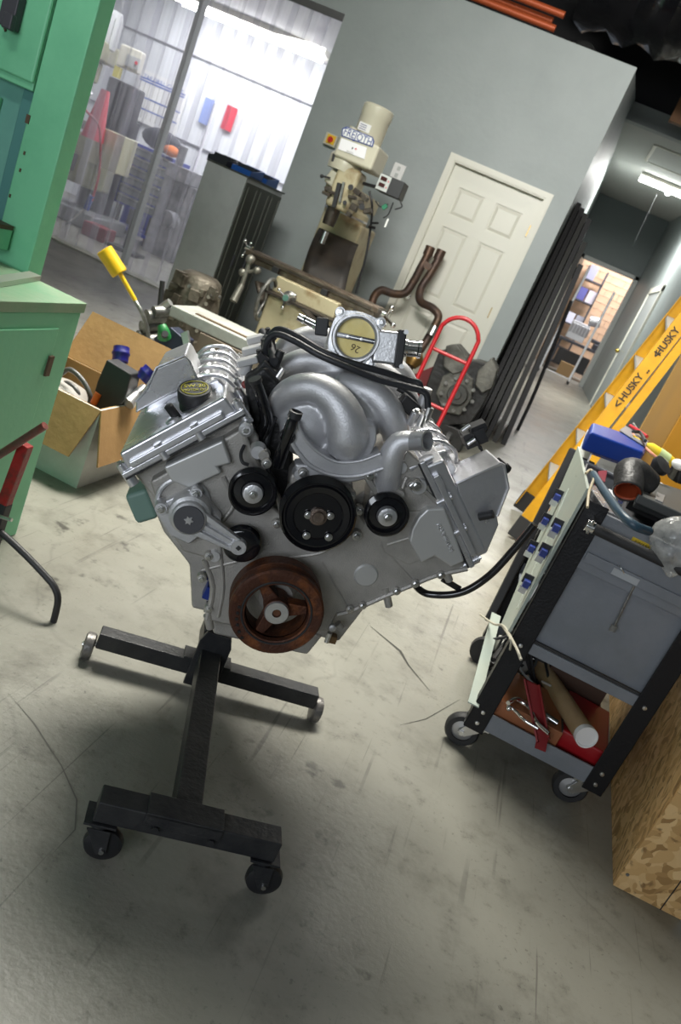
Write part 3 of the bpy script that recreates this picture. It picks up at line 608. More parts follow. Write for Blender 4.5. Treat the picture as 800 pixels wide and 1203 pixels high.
rib([(430, 560), (446, 585)], -.004, .006)
rib([(258, 640), (262, 690), (256, 725)], -.002, .004)
# ---- smooth raised covers on the head fronts
poly([(192, 549), (262, 517), (272, 545), (256, 549), (261, 556), (222, 574), (201, 566)], -.02, .02, 'head_pad', mat('smooth_cast_aluminium', (.62, .62, .61), .45, .6), .005)
pr = poly([(492, 608), (502, 598), (523, 597), (546, 660), (530, 667), (511, 654), (495, 662), (481, 637), (484, 622)], -.02, .02, 'head_pad', mat('smooth_cast_aluminium', (.62, .62, .61), .45, .6), .005)
text('ALUMINUM', ME @ MX.Translation(E(523, 632, -.0215)) @ MX.Rotation(PI/2, 4, 'X') @ MX.Rotation(math.radians(-45), 4, 'Z'), .014, ALUB, pr, 'cast_lettering', .0012)
for a in ((505, 612), (522, 650)): pass
# ---- bosses and bolts round the cover
for (x, y, r, d) in [(237, 680, .008, 0), (245, 716, .007, 0), (411, 716, .0075, 0), (426, 712, .0075, 0), (466, 695, .0078, 0), (488, 686, .0078, 0), (518, 676, .0078, 0),
                     (313, 545, .008, -.02), (356, 556, .008, -.012), (413, 583, .008, -.01), (419, 630, .009, -.01), (325, 616, .008, -.005), (489, 571, .010, -.015), (434, 560, .008, -.01), (422, 600, .008, -.01), (245, 654, .008, -.005)]:
    bolt(E(x, y, d-.006), r, boss=.014)
for (a, c) in [((452, 690), (457, 712)), ((396, 733), (401, 738)), ((244, 722), (247, 738)), ((523, 670), (528, 682))]:
    p, q = E(*a, .005), E(*c, .005); MB(ME).cyl(p, q, .0095, .0085, n=14).build('bolt_boss', ALUD, en)
# ---- banks: head, gasket, cam cover
def BK(s): return lambda u, y, v: V((s*(.182+.70*u+.714*v), y, .392-.714*u+.70*v))
def bprism(b, f, pts, y0, y1, tap=0):
    c = V((sum(p[0] for p in pts)/len(pts), sum(p[1] for p in pts)/len(pts)))
    b.ext([f(u+(c[0]-u)*tap, y0, v+(c[1]-v)*tap) for u, v in pts], [f(u, y1, v) for u, v in pts])
CVR = mat('cam_cover_aluminium', (.82, .82, .85), .27, .85, .05, 110, (.68, .68, .71), 7, rough2=.4)
for s in (-1, 1):
    f = BK(s)
    b = MB(ME); bprism(b, f, [(.0, 0), (.252, 0), (.245, -.075), (.21, -.12), (.03, -.12), (.0, -.06)], .03, .455); b.build('cylinder_head', ALUD, en, bevel=.006)
    b = MB(ME); bprism(b, f, [(-.006, 0), (.26, 0), (.26, .0035), (-.006, .0035)], -.004, .46); b.build('gasket', RUB, en)
    b = MB(ME); bprism(b, f, [(-.008, .0035), (.262, .0035), (.262, .016), (-.008, .016)], -.007, .462)
    cv = b.build('cam_cover', CVR, en, bevel=.003)
    lowh = .052
    b = MB(ME); bprism(b, f, [(.004, .012), (.25, .012), (.246, lowh), (.008, lowh)], .0, .45, .02); b.build('cover_base', CVR, cv, bevel=.006, seg=3)
    # raised outer bulge with a flat front plate, traced and extruded back
    if s > 0: pts, ya, yb = [(536, 568), (589, 544), (592, 546), (597, 573), (584, 606), (586, 617), (572, 650), (560, 655)], .004, .115
    else: pts, ya, yb = [(159, 486), (160, 472), (172, 458), (184, 432), (217, 418), (222, 424), (233, 448), (201, 463)], .10, .27
    q = [E(x, y, ya) for x, y in pts]; cc_ = sum(q, V((0, 0, 0)))/len(q); lift = V((s*-.0, 0, 0))
    b = MB(ME); b.ext([(p.x, ya, p.z) for p in q], [(p.x+(cc_.x-p.x)*.06, yb, p.z+(cc_.z-p.z)*.06) for p in q]); b.build('cover_bulge', CVR, cv, bevel=.004, seg=3)
    b = MB(ME); b.tube([(p.x, ya-.001, p.z) for p in (q[:5] if s > 0 else q[1:7])], .003, 6, 1); b.build('plate_rim', CVR, cv)
    # shallower outer ridge behind the bulge and the coil ledge along the inner edge
    b = MB(ME); bprism(b, f, [(.10, .045), (.11, .078), (.20, .078), (.235, .045)], yb-.02, .445, .05); b.build('outer_ridge', CVR, cv, bevel=.008, seg=3)
    b = MB(ME); bprism(b, f, [(.012, .045), (.018, .068), (.07, .074), (.09, .05)], .06 if s > 0 else .10, .44, .04); b.build('coil_ledge', CVR, cv, bevel=.005, seg=3)
    for k in range(5):
        y = .11+k*.078
        b = MB(ME); b.tube([f(-.002, y, .03), f(.012, y, .066), (f(.05, y, .088)), f(.085, y+.01, .082), f(.125, y+.015, .085)], [.003, .0042, .0045, .004, .003], 8, 4); b.build('cover_rib', CVR, cv)
    for k in range(4):
        y = .15+k*.078
        b = MB(ME); b.lathe([(.017, 0), (.017, .012), (.013, .016), (.007, .016), (.007, .010), (.0, .010)], f(.05, y, .07), f(0, 0, 1)-f(0, 0, 0), 20); b.build('coil_boss', ALUB, cv)
        b = MB(ME); b.box(f(.092, y, .082), (.03, .05, .02), MX.Rotation(s*.78, 3, 'Y')); b.build('coil_pocket', CVR, cv, bevel=.005)
    for y in (.01, .1, .19, .28, .37, .445):
        for u in (-.002, .256):
            q = f(u, y, 0); d = f(0, 0, 1)-f(0, 0, 0)
            MB(ME).cyl(q-d*.018, q+d*.03, .011, .0095, n=16).build('bolt_boss', CVR, cv)
            bolt(f(u, y, .03), .0075, d, cv)
    for u in (.09, .17):
        q = f(u, -.002, 0); d = f(0, 0, 1)-f(0, 0, 0)
        MB(ME).cyl(q, q+d*.034, .009, .008, n=14).build('bolt_boss', CVR, cv)
    # front ledge blocks
    b = MB(ME); bprism(b, f, [(.03, .016), (.235, .016), (.235, .03), (.03, .03)], -.012, .02); b.build('cover_step', CVR, cv, bevel=.003)
    b = MB(ME); b.cyl(f(.205 if s < 0 else .19, .02, .04), f(.205 if s < 0 else .19, .02, .075), .008, n=14) if False else None
# left bank: oil cap, plug; right bank: sensors
f = BK(-1); fd = f(0, 0, 1)-f(0, 0, 0)
p = E(229, 463, .07)
oc = MB(ME).lathe([(.032, -.03), (.032, -.012), (.034, -.010), (.034, .010), (.031, .014), (.0, .0145)], p, (-.25, -.32, .9), 40).build('oil_filler_cap', MBLK, en, label='black oil filler cap with yellow lettering')
mo = ME @ along(p, (-.25, -.32, .9))
YEL = mat('cap_yellow_print', (.55, .5, .03), .5)
mm = MX.Translation(p+V((-.25, -.32, .9)).normalized()*.0152); az = V((-.25, -.32, .9)).normalized(); ax_ = V((.95, .1, .28)); ax_ = (ax_-az*ax_.dot(az)).normalized(); ay_ = az.cross(ax_)
mr = MX((ax_, ay_, az)).transposed().to_4x4(); mr.translation = mm.translation
text('5W-20', ME @ mr @ MX.Translation((0, .006, 0)), .015, YEL, oc, 'cap_lettering', .0004)
text('MOTOR OIL', ME @ mr @ MX.Translation((0, -.008, 0)), .0085, YEL, oc, 'cap_lettering', .0004)
b = MB(); b.m = ME @ mr; b.tube([(.026*math.cos(2*PI*i/28), .026*math.sin(2*PI*i/28)*.9, 0) for i in range(28)], .0008, 5, 1, closed=True); b.build('cap_ring_print', YEL, oc)
p = E(203, 484, .03); MB(ME).lathe([(.009, -.02), (.009, .016), (.006, .018)], p, fd+V((0, -.3, 0)), 14).build('breather_plug', MBLK, en)
MB(ME).lathe([(.016, -.012), (.016, 0), (.010, .004)], p+V((0.002, 0.004, -.014)), fd, 20).build('plug_seat', CVR, en)
f = BK(1); fd = f(0, 0, 1)-f(0, 0, 0)
p = E(563, 607, -.004); MB(ME).cyl(p, p+V((.02, -.014, .018)), .009, n=14).build('sensor_plug', MBLK, en)
p = E(592, 548, .05); b = MB(ME).cyl(p-V((.02, 0, -.008)), p+V((.004, 0, -.002)), .008, n=12); b.cyl(p+V((.004, 0, -.002)), p+V((.014, 0, -.004)), .011, .008, n=9); b.build('vent_nipple', MBLK, en)
# coil / actuator module on the far side of the right cover
p = E(556, 512, .16); b = MB(ME); b.box(p, (.05, .045, .035), MX.Rotation(-.7, 3, 'Y')); b.box(p+V((.0, -.002, .022)), (.036, .034, .018), MX.Rotation(-.7, 3, 'Y'))
for k in range(5): b.box(p+V((-.012+k*.009, -.026, .006-k*.007)), (.003, .008, .03), MX.Rotation(-.7, 3, 'Y'))
b.build('actuator_module', MBLK, en, bevel=.002)
for a in ((543, 506), (549, 522)):
    p = E(*a, .13); MB(ME).cyl(p, p+V((.012, 0, .016)), .005, n=10).build('stud', STEEL, en)
# ---- pulleys
def pulley(px, py, y, R, name, groove=6, cap=True):
    c = E(px, py, y)
    prof = [(.012, .004), (R*.42, .004), (R*.5, .010), (R*.78, .012), (R*.84, .004), (R*.93, 0), (R, .002)]
    for k in range(groove): prof += [(R-.003, .006+k*.004), (R, .008+k*.004)]
    prof += [(R, .009+groove*.004), (R*.9, .012+groove*.004), (.02, .014+groove*.004)]
    o = MB(ME).lathe(prof, c, (0, 1, 0), 56).build(name, GBLK, en); return o, c
o, c = pulley(297, 580, -.055, .047, 'idler_pulley', 4)
MB(ME).lathe([(.0, -.006), (.012, -.006), (.019, -.004), (.021, .006)], c, (0, 1, 0), 28).build('hub_cap', ALUB, o)
bolt(c+V((0, -.005, 0)), .009, parent=o)
o, c = pulley(455, 607, -.055, .0445, 'idler_pulley', 4)
MB(ME).lathe([(.0, -.006), (.012, -.006), (.019, -.004), (.021, .006)], c, (0, 1, 0), 28).build('hub_cap', ALUB, o)
bolt(c+V((0, -.005, 0)), .009, parent=o)
c = E(374, 608, -.075); R = .075
prof = [(.012, .008), (.018, .008), (R*.5, .008), (R*.62, .008), (R*.66, .004), (R*.82, .002), (R*.86, .008), (R*.9, .008), (R*.95, .0), (R, .003)]
for k in range(6): prof += [(R-.003, .008+k*.005), (R, .0105+k*.005)]
prof += [(R*.98, .042), (.03, .046)]
wp = MB(ME).lathe(prof, c, (0, 1, 0), 72).build('water_pump_pulley', GBLK, en)
MB(ME).lathe([(.0, -.004), (.011, -.004), (.0125, -.002), (.0125, .001), (.0175, .002), (.0185, .010)], c, (0, 1, 0), 32).build('pulley_hub', mat('worn_brown_steel', (.16, .12, .1), .35, .8, .2, 120, (.3, .24, .2), 30), wp)
for (x, y) in ((362, 605), (388, 606), (360, 629), (386, 631)):
    q = E(x, y, -.071); bolt(q, .0078, parent=wp)
b = MB(ME).cyl((c.x, -.035, c.z), (c.x, .02, c.z), .055, .066, n=40); b.build('water_pump_body', ALUD, en, bevel=.004)
# tensioner
c1 = E(222, 610, -.065); c2 = E(284, 642, -.05)
o = MB(ME).lathe([(.012, .0), (.03, .0), (.036, .003), (.038, .006), (.034, .01), (.038, .014), (.034, .018), (.038, .022), (.03, .026)], c2, (0, 1, 0), 44).build('tensioner_pulley', GBLK, en)
tn = MB(ME).lathe([(.0, -.004), (.028, -.004), (.033, .0), (.034, .012), (.040, .016), (.041, .06), (.036, .066)], c1, (0, 1, 0), 48).build('belt_tensioner', ALU, en)
MB(ME).lathe([(.0, -.0055), (.0285, -.0055), (.0295, -.003), (.0295, .003)], c1, (0, 1, 0), 44).build('tensioner_cap', mat('dark_grey_cap', (.1, .1, .11), .5, .4), tn)
b = MB(ME); pts = []
for i in range(12):
    r = .0095 if i % 2 == 0 else .0055; pts.append((c1.x+r*math.cos(PI*i/6), c1.z+r*math.sin(PI*i/6)))
b.prism(pts, c1.y-.008, c1.y-.003); b.build('star_boss', ALUB, tn)
d = (c2-c1); d.y = 0; d.normalize(); nn = V((-d.z, 0, d.x))
def armp(t, w_): return c1+d*t+nn*w_
L = (c2-c1).length
for w_ in (-1, 1):
    b = MB(ME); y = -.0
    qs = [armp(.0, w_*.031), armp(.034, w_*.024), armp(L*.9, w_*.0155), armp(L*.9, w_*.009), armp(.03, w_*.012), armp(0, w_*.02)]
    b.ext([(p.x, c1.y+.002, p.z) for p in qs], [(p.x, c1.y+.016, p.z) for p in qs]); b.build('tensioner_arm', ALU, tn, bevel=.002)
b = MB(ME); qs = [armp(.025, -.004), armp(.025, .004), armp(L*.9, .003), armp(L*.9, -.003)]
b.ext([(p.x, c1.y+.004, p.z) for p in qs], [(p.x, c1.y+.016, p.z) for p in qs]); qs = [armp(.02, -.026), armp(.02, .026), armp(L*.9, .015), armp(L*.9, -.015)]
b.ext([(p.x, c1.y+.012, p.z) for p in qs], [(p.x, c1.y+.017, p.z) for p in qs]); b.build('tensioner_arm', ALU, tn, bevel=.001)
e2 = armp(L*.93, 0)
MB(ME).lathe([(.006, -.003), (.015, -.003), (.0165, 0), (.0165, .014)], (e2.x, c1.y+.002, e2.z), (0, 1, 0), 28).build('arm_end', ALU, tn)
MB(ME).box((e2.x, c1.y-.001, e2.z), (.008, .004, .008), MX.Rotation(.5, 3, 'Y')).build('square_socket', mat('dark_recess', (.03, .03, .03), .6), tn)
# tensioner bracket: triangle plate with three bolts
tri = [(187, 599), (229, 580), (258, 612), (252, 622), (222, 634), (205, 626), (186, 604)]
poly([(183, 604), (184, 592), (192, 590), (224, 574), (236, 578), (257, 604), (258, 618), (246, 622), (222, 640), (200, 630)], -.02, .005, 'tensioner_bracket', ALU, .004)
for (x, y) in ((189, 598), (230, 580), (252, 612)):
    q = E(x, y, -.035); MB(ME).cyl(q, q+V((0, .03, 0)), .012, .013, n=18).build('bolt_boss', ALU, en); bolt(q, .0085)
rg = MB(ME); cc = E(215, 590, -.004); rg.tube([cc+V((.05*math.cos(2*PI*i/30), 0, .05*math.sin(2*PI*i/30))) for i in range(30)], .005, 8, 1, closed=True); rg.build('cam_seal_ring', ALU, en)
# ---- crank damper
c = E(325, 721, -.115); R = .094
dp = MB(ME).lathe([(.062, .012), (.0635, .001), (.066, .0), (R-.004, .0), (R, .004), (R, .014), (R-.004, .018), (R-.002, .034), (R, .036), (R, .068), (R-.006, .072), (.064, .07), (.061, .06), (.0605, .014)], c, (0, 1, 0), 80, cap=False).build('crank_damper', RUST, en, label='rusty brown crank damper ring')
MB(ME).tube([c+V((.069*math.cos(2*PI*i/60), -.0003, .069*math.sin(2*PI*i/60))) for i in range(60)], .0022, 6, 1, closed=True).build('rubber_ring', RUB, dp)
b = MB(ME)
for k in range(3):
    a = math.radians(-18+k*120+90-60); 
    u = V((math.cos(a), 0, math.sin(a))); v = V((-u.z, 0, u.x))
    q0 = [c+u*.018+v*.016, c+u*.018-v*.016, c+u*.062-v*.009, c+u*.062+v*.009]
    b.ext([p+V((0, .016, 0)) for p in q0], [p+V((0, .045, 0)) for p in q0])
b.build('damper_spokes', RUST, dp, bevel=.003)
MB(ME).lathe([(.026, .006), (.026, .06)], c, (0, 1, 0), 32).build('damper_hub', RUST, dp)
MB(ME).lathe([(.009, .0), (.023, .0), (.0245, .002), (.0245, .008), (.009, .008)], c, (0, 1, 0), 40, cap=False).build('crank_washer', ALUB, dp)
MB(ME).lathe([(.0, .004), (.0075, .003), (.009, .006), (.009, .02)], c, (0, 1, 0), 6).build('crank_bolt', mat('brown_bolt', (.22, .1, .06), .4, .7), dp)
for (x, y) in ((281, 713), (279, 720), (278, 727), (279, 734), (281, 742), (284, 749)):
    q = E(x, y, -.1155); MB(ME).lathe([(.0035, -.0015), (.0028, .002)], q, (0, 1, 0), 12).build('timing_pin', mat('dark_hole_steel', (.05, .05, .055), .3, .8), dp)
b = MB(ME).cyl((c.x, -.05, c.z), (c.x, .01, c.z), .035, .05, n=36); b.build('crank_snout', ALUD, en)
# ---- blue connectors on the lower left, brown one on the lower right
for (x, y, hgt) in ((246, 671, .03), (245, 694, .03)):
    p = E(x, y, .03); MB(ME).box(p, (.018, .03, hgt), MX.Rotation(.15, 3, 'Y')).build('sensor_connector', mat('blue_connector', (.01, .03, .2), .4), en, bevel=.002)
    MB(ME).box(p+V((.004, 0, hgt*.5)), (.012, .02, .012)).build('connector_clip', MBLK, en, bevel=.001)
for (x, y) in ((244, 712), (386, 748)):
    p = E(x, y, .02); MB(ME).cyl(p+V((0, 0, .01)), p-V((0, 0, .014)), .006, n=10).build('stud', STEEL, en)
p = E(391, 750, .03); MB(ME).box(p, (.016, .02, .018)).build('crank_sensor', mat('brown_plastic', (.14, .08, .03), .5), en, bevel=.002)
p = E(390, 735, .01); MB(ME).lathe([(.008, 0), (.008, .012), (.004, .014)], p, (0, -1, 0), 14).build('bolt_boss', ALU, en)
# ---- intake manifold
IM = mat('intake_cast_aluminium', (.64, .64, .66), .48, .6, .12, 300, (.52, .52, .53), 10)
ctr = E(410, 470, .12)
pl = MB(ME)
IMB = MB(ME)
IMB.rings([[V((cx+rx*math.cos(2*PI*i/28), y, cz+rz*math.sin(2*PI*i/28))) for i in range(28)] for (y, cx, cz, rx, rz) in ((.035, .02, .40, .03, .03), (.045, .02, .41, .065, .06), (.08, .015, .425, .085, .075), (.2, .01, .43, .095, .085), (.34, .0, .43, .09, .08), (.42, .0, .42, .06, .06), (.43, .0, .42, .03, .03))])
def rn(pts, r, name='intake_runner'):
    IMB.tube([E(*p) for p in pts], r, 20, 8)
rn([(322, 490, .10), (331, 470, .07), (347, 458, .05), (370, 456, .035), (391, 468, .02), (405, 490, .01), (409, 512, .01), (406, 532, .02)], [.022, .027, .029, .031, .034, .039, .043, .036])
rn([(395, 450, .10), (418, 456, .09), (440, 465, .08), (455, 482, .07), (463, 502, .07), (465, 522, .08)], [.024, .029, .032, .032, .03, .026])
rn([(318, 455, .19), (333, 435, .18), (355, 424, .17), (382, 426, .16), (405, 440, .14)], [.02, .024, .026, .027, .024])
rn([(392, 425, .2), (425, 428, .2), (455, 445, .19), (478, 470, .18), (486, 495, .17)], [.022, .026, .028, .027, .024])
rn([(322, 425, .3), (340, 405, .31), (368, 396, .32), (400, 402, .31)], [.02, .025, .027, .024])
rn([(410, 405, .32), (440, 415, .32), (470, 440, .3), (485, 465, .28)], [.022, .026, .028, .024])
c_ = E(362, 500, .07); IMB.ball(c_, (.058, .05, .066), 28, 16); IMB.ball(E(400, 535, .06), (.06, .05, .04), 24, 12)
q = [E(404, 525, -.005), E(430, 497, .0), E(442, 502, .0), E(443, 518, .0), (E(436, 535, -.005)), (E(410, 545, -.01))]
IMB.ext([(p.x, -.002, p.z) for p in q], [(p.x, .05, p.z) for p in q])
im = IMB.build('intake_manifold', IM, en, ang=180)
md = im.modifiers.new('remesh', 'REMESH'); md.mode = 'VOXEL'; md.voxel_size = .0038; md.use_smooth_shade = True
md = im.modifiers.new('smooth', 'SMOOTH'); md.factor = .5; md.iterations = 9
# crossover bracket: flat curved band with a proud lip
oa = [(336, 498), (342, 518), (352, 534), (366, 548), (390, 558), (420, 559), (450, 550)]; ia = [(349, 497), (355, 511), (364, 523), (377, 534), (396, 543), (421, 542), (447, 533)]
for k in range(6):
    q = [E(*oa[k], -.02), E(*oa[k+1], -.02), E(*ia[k+1], -.02), E(*ia[k], -.02)]
    q2 = [E(*ia[k], -.02), E(*ia[k+1], -.02), E(*ia[k+1], -.02)+V((0, .05, .012)), E(*ia[k], -.02)+V((0, .05, .012))]
    if k == 0: bo = MB(ME); 
    bo.add([q[0], q[1], q[2], q[3], q[0]+V((0, .05, 0)), q[1]+V((0, .05, 0)), q[2]+V((0, .05, 0)), q[3]+V((0, .05, 0))], ([(3, 0, 4, 7)] if k == 0 else [])+([(1, 2, 6, 5)] if k == 5 else [])+[(0, 1, 2, 3), (7, 6, 5, 4), (0, 4, 5, 1), (3, 2, 6, 7)])
bo.build('crossover_flange', IM, im, ang=30)
MB(ME).tube([E(x, y, -.022) for x, y in oa], .0045, 8, 5).build('crossover_lip', IM, im)
MB(ME).tube([E(x, y, -.021) for x, y in ia], .003, 8, 5).build('crossover_lip', IM, im)
for (x, y, d) in ((446, 541, -.012), (432, 546, -.012), (338, 505, .0)):
    q = E(x, y, d); MB(ME).cyl(q, q+V((0, .03, -.02)), .010, n=16).build('bolt_boss', IM, im)
for (x, y, d) in ((340, 430, .2), (472, 470, .12), (464, 477, .1), (500, 462, .12)):
    q = E(x, y, d); MB(ME).cyl(q-V((0, 0, .03)), q+V((0, -.004, .012)), .012, .010, n=16).build('bolt_boss', IM, im)
poly([(346, 545), (442, 548), (450, 560), (410, 568), (350, 566)], -.01, .03, 'pump_gallery', IM, .006, im)
# ---- water outlet neck
q = [E(452, 590, .02), E(456, 560, .0), E(460, 535, -.01), E(470, 520, -.015), E(488, 517, -.025)]
wn = MB(ME).tube(q, [.028, .026, .025, .022, .018], 20, 8).build('water_neck', IM, en)
d = (q[-1]-q[-2]).normalized(); d = (E(502, 518, -.045)-E(480, 518, -.015)).normalized()
b = MB(ME); p = E(480, 518, -.018)
b.lathe([(.0185, 0), (.019, .002), (.019, .038), (.0205, .04), (.0205, .044), (.0165, .044), (.0165, .012), (.0, .012)], p, d, 32, cap=False); b.build('hose_spigot', ALUB, wn)
bolt(E(484, 571, -.02), .008, boss=.012)
# ---- throttle body
ct = E(418, 397, .10); dt = (ME.inverted() @ CAM - ct).normalized(); dt = (dt*.75+V((-.05, -.6, .12))).normalized()
mt_ = along(ct, dt, (0, 0, 1)); MT = ME @ mt_
BRX = 0
TB = mat('throttle_aluminium', (.74, .74, .75), .35, .8, .07, 200, (.48, .48, .49), 12)
b = MB(MT); R = .0445
b.lathe([(R-.006, -.10), (R-.006, .0), (R-.002, .004), (R+.002, .004), (R+.004, -.004), (R+.004, -.03), (R+.010, -.05), (R+.010, -.1)], n=56, cap=False)
tb = b.build('throttle_body', TB, en)
b = MB(MT); 
def sq(R_, n=32, p=3.2):
    o = []
    for i in range(n):
        t = 2*PI*i/n; c_, s_ = math.cos(t), math.sin(t); k = (abs(c_)**p+abs(s_)**p)**(-1/p); o.append((R_*c_*k, R_*s_*k))
    return o
n = 32; o_ = sq(.052, n); i_ = [(.043*math.cos(2*PI*i/n), .05*math.sin(2*PI*i/n)) for i in range(n)]
RZ = MX.Rotation(math.radians(4), 3, 'Z')
b.rings([[RZ@V((x, y, h)) for x, y in r_] for r_, h in ((i_, -.03), (o_, -.03), (o_, -.045), (i_, -.045))], cap=False, close=True); b.build('throttle_flange', TB, tb)
for a in (45, 135, 225, 315):
    t = math.radians(a+4); p = V((.060*math.cos(t), .060*math.sin(t), -.05))
    MB(MT).cyl(p, p+V((0, 0, .03)), .0105, .010, n=16).build('bolt_boss', TB, tb)
    inst(BOLT, 'bolt', MT @ along(p+V((0, 0, .03)), (0, 0, 1)) @ MX.Diagonal((.008, .008, .008, 1)), tb)
BR = mat('brass_throttle_plate', (.88, .70, .22), .45, .05, .1, 80, (.92, .80, .38), 9)
MB(MT).lathe([(.0, -.012), (.0385, -.012), (.0385, -.014)], n=48).build('throttle_plate', BR, tb, label='brass coloured throttle plate')
# shaft across the plate (rolled with the engine)
ta = math.radians(7); ux = V((math.cos(ta), math.sin(ta), 0))
MB(MT).bar(V((0, 0, -.009))-ux*.0385, V((0, 0, -.009))+ux*.0385, .010, .005, (0, 0, 1)).build('throttle_shaft', GBLK, tb, bevel=.001)
MB(MT).bar(V((0, 0, -.006))-ux*.0385, V((0, 0, -.006))+ux*.0385, .0012, .002, (0, 0, 1)).build('shaft_slot', STEEL, tb)
for k in (-.016, .012):
    inst(BOLT, 'bolt', MT @ along(V((0, 0, -.007))+ux*k, (0, 0, 1)) @ MX.Diagonal((.003, .003, .003, 1)), tb)
text('26', MT @ MX.Translation((.006, -.019, -.0115)) @ MX.Rotation(math.radians(170), 4, 'Z'), .02, mat('pencil_mark', (.12, .08, .04), .7), tb, 'plate_number', .0002)
# neck from the throttle to the manifold, motor housing, sensor and spigots
b = MB(ME).tube([ct-dt*.07, ct-dt*.13+V((.0, 0, -.02)), ct-dt*.19+V((0.01, 0, -.07))], [.052, .055, .06], 24, 6); b.build('intake_elbow', IM, im)
def MTp(px, py, z): 
    return FR(MT, px, py, 2, z)
p = MTp(452, 408, -.03); rz = math.atan2(MTp(485, 412, -.03).y-p.y, MTp(485, 412, -.03).x-p.x)
R3 = MX.Rotation(rz, 3, 'Z')
MB(MT).box(p, (.05, .066, .05), R3).build('motor_housing', TB, tb, bevel=.006, seg=3)
MB(MT).box(p+R3@V((.03, 0, 0)), (.016, .076, .058), R3).build('motor_cover', MBLK, tb, bevel=.003)
MB(MT).box(p+R3@V((-.028, 0, -.005)), (.02, .04, .04), R3).build('housing_web', TB, tb, bevel=.004)
for s_ in (-1, 1):
    MB(MT).cyl(p+R3@V((.036, s_*.034, .024)), p+R3@V((.036, s_*.034, .034)), .005, n=10).build('stud', STEEL, tb)
q0 = p+R3@V((.038, .004, -.0)); q1 = p+R3@V((.075, .004, .0))
MB(MT).lathe([(.019, 0), (.019, .006), (.0165, .008), (.0165, .028), (.0185, .030), (.0185, .036), (.0, .036)], q0, q1-q0, 28).build('motor_can', CHROME, tb)
p = MTp(378, 384, -.04)
MB(MT).box(p, (.026, .036, .03), R3).build('position_sensor', MBLK, tb, bevel=.003)
a_, c_ = MTp(374, 384, -.05), MTp(350, 372, -.05)
dd = (c_-a_); MB(MT).lathe([(.010, 0), (.010, .008), (.008, .010), (.0078, .030), (.0095, .032), (.0078, .036), (.0078, dd.length)], a_, dd, 20).build('vacuum_spigot', CHROME, tb)
# ---- fuel rails, injectors, hoses, coils
HOSE = mat('black_hose', (.022, .023, .027), .45, 0, .1, 150)
def hose(pts, r, name='hose', m=HOSE, sm=8): return MB(ME).tube([E(*p) for p in pts], r, 12, sm).build(name, m, en)
hose([(314, 428, .13), (312, 405, .12), (324, 393, .11), (345, 400, .09), (375, 417, .06), (410, 432, .05), (445, 446, .05), (480, 455, .05), (500, 462, .05), (503, 482, .05)], .0068)
hose([(318, 420, .17), (316, 400, .16), (326, 387, .15), (348, 394, .12), (378, 412, .09), (412, 426, .08), (450, 437, .08), (478, 446, .09), (492, 450, .09), (495, 462, .09)], .0065)
for (x, y) in ((503, 484), (496, 492)):
    p = E(x, y, .05); MB(ME).cyl(p+V((0, 0, .01)), p-V((0, 0, .016)), .009, n=14).build('hose_clamp', STEEL, en)
p, q = E(482, 498, .06), E(489, 484, .05); MB(ME).cyl(p, q, .009, n=14).build('fuel_fitting', ALUB, en); bolt(q, .008, q-p)
b = MB(ME); b.box(E(480, 476, .09), (.045, .03, .03), MX.Rotation(.4, 3, 'Y')); b.build('regulator', MBLK, en, bevel=.004)
hose([(468, 455, .12), (484, 468, .11), (492, 490, .1)], .0075)
# left bank injector rail, black plugs and grey coil packs
hose([(322, 425, .1), (316, 405, .2), (308, 390, .3)], .009, 'fuel_rail')
for k, (x, y) in enumerate(((291, 424), (296, 411), (301, 398))):
    d = .12+k*.07
    p = E(x, y, d); o = MB(ME); o.box(p, (.042, .034, .014), MX.Rotation(-.55, 3, 'Y')); o.cyl(p-V((.0, 0, .03)), p, .012, n=14)
    cp = o.build('coil_pack', mat('pale_grey_plastic', (.5, .5, .5), .4), en, bevel=.003, label='pale grey coil pack with black plug')
    p = E(x+17, y-3, d); o = MB(ME).box(p, (.024, .024, .02), MX.Rotation(.4, 3, 'Y')); o.cyl(p, p+V((.014, 0, -.03)), .008, n=12); o.cyl(p+V((-.004, 0, .0)), p+V((-.012, -.004, .016)), .006, n=10); o.build('injector_plug', MBLK, cp, bevel=.002)
p = E(316, 436, .1); MB(ME).box(p, (.045, .03, .022), MX.Rotation(.45, 3, 'Y')).build('injector_plug', MBLK, en, bevel=.003)
for (x, y) in ((322, 430), (330, 412)):
    p = E(x, y, .12); MB(ME).cyl(p, p-V((.004, 0, .05)), .009, n=14).build('injector', MBLK, en)
p = E(322, 448, .09); MB(ME).cyl(p+V((.01, 0, .03)), p-V((.012, 0, .04)), .007, n=12).build('injector_tube', STEEL, en)
# black coolant elbow and straight tube
q = [E(300, 447, .03), E(305, 460, .035), E(310, 478, .04), E(313, 494, .05), E(306, 512, .06)]
MB(ME).tube(q, [.011, .011, .012, .014, .016], 18, 7).build('coolant_tube', GBLK, en)
MB(ME).lathe([(.013, -.004), (.013, .004), (.0, .004)], q[0], q[0]-q[1], 18).build('tube_cap', MBLK, en)
q = [E(346, 489, -.03), E(340, 505, -.028), E(326, 546, .0)]
MB(ME).tube(q, [.011, .0115, .013], 18, 3).build('coolant_tube', GBLK, en)
b = MB(ME); b.lathe([(.0135, -.003), (.0135, .010), (.010, .011), (.010, .004), (.0, .004)], q[0], q[0]-q[1], 20); b.build('tube_cap', MBLK, en)
MB(ME).tube([E(337, 513, -.027)+V((.0145*math.cos(t*PI/8), 0, .0145*math.sin(t*PI/8))) for t in range(16)], .002, 6, 1, closed=True).build('o_ring', RUB, en)
b = MB(ME); b.tube([E(287, 523, -.01), E(283, 533, -.02), E(285, 543, -.03), E(292, 546, -.03)], .0035, 8, 5); b.build('wire_clip', MBLK, en)
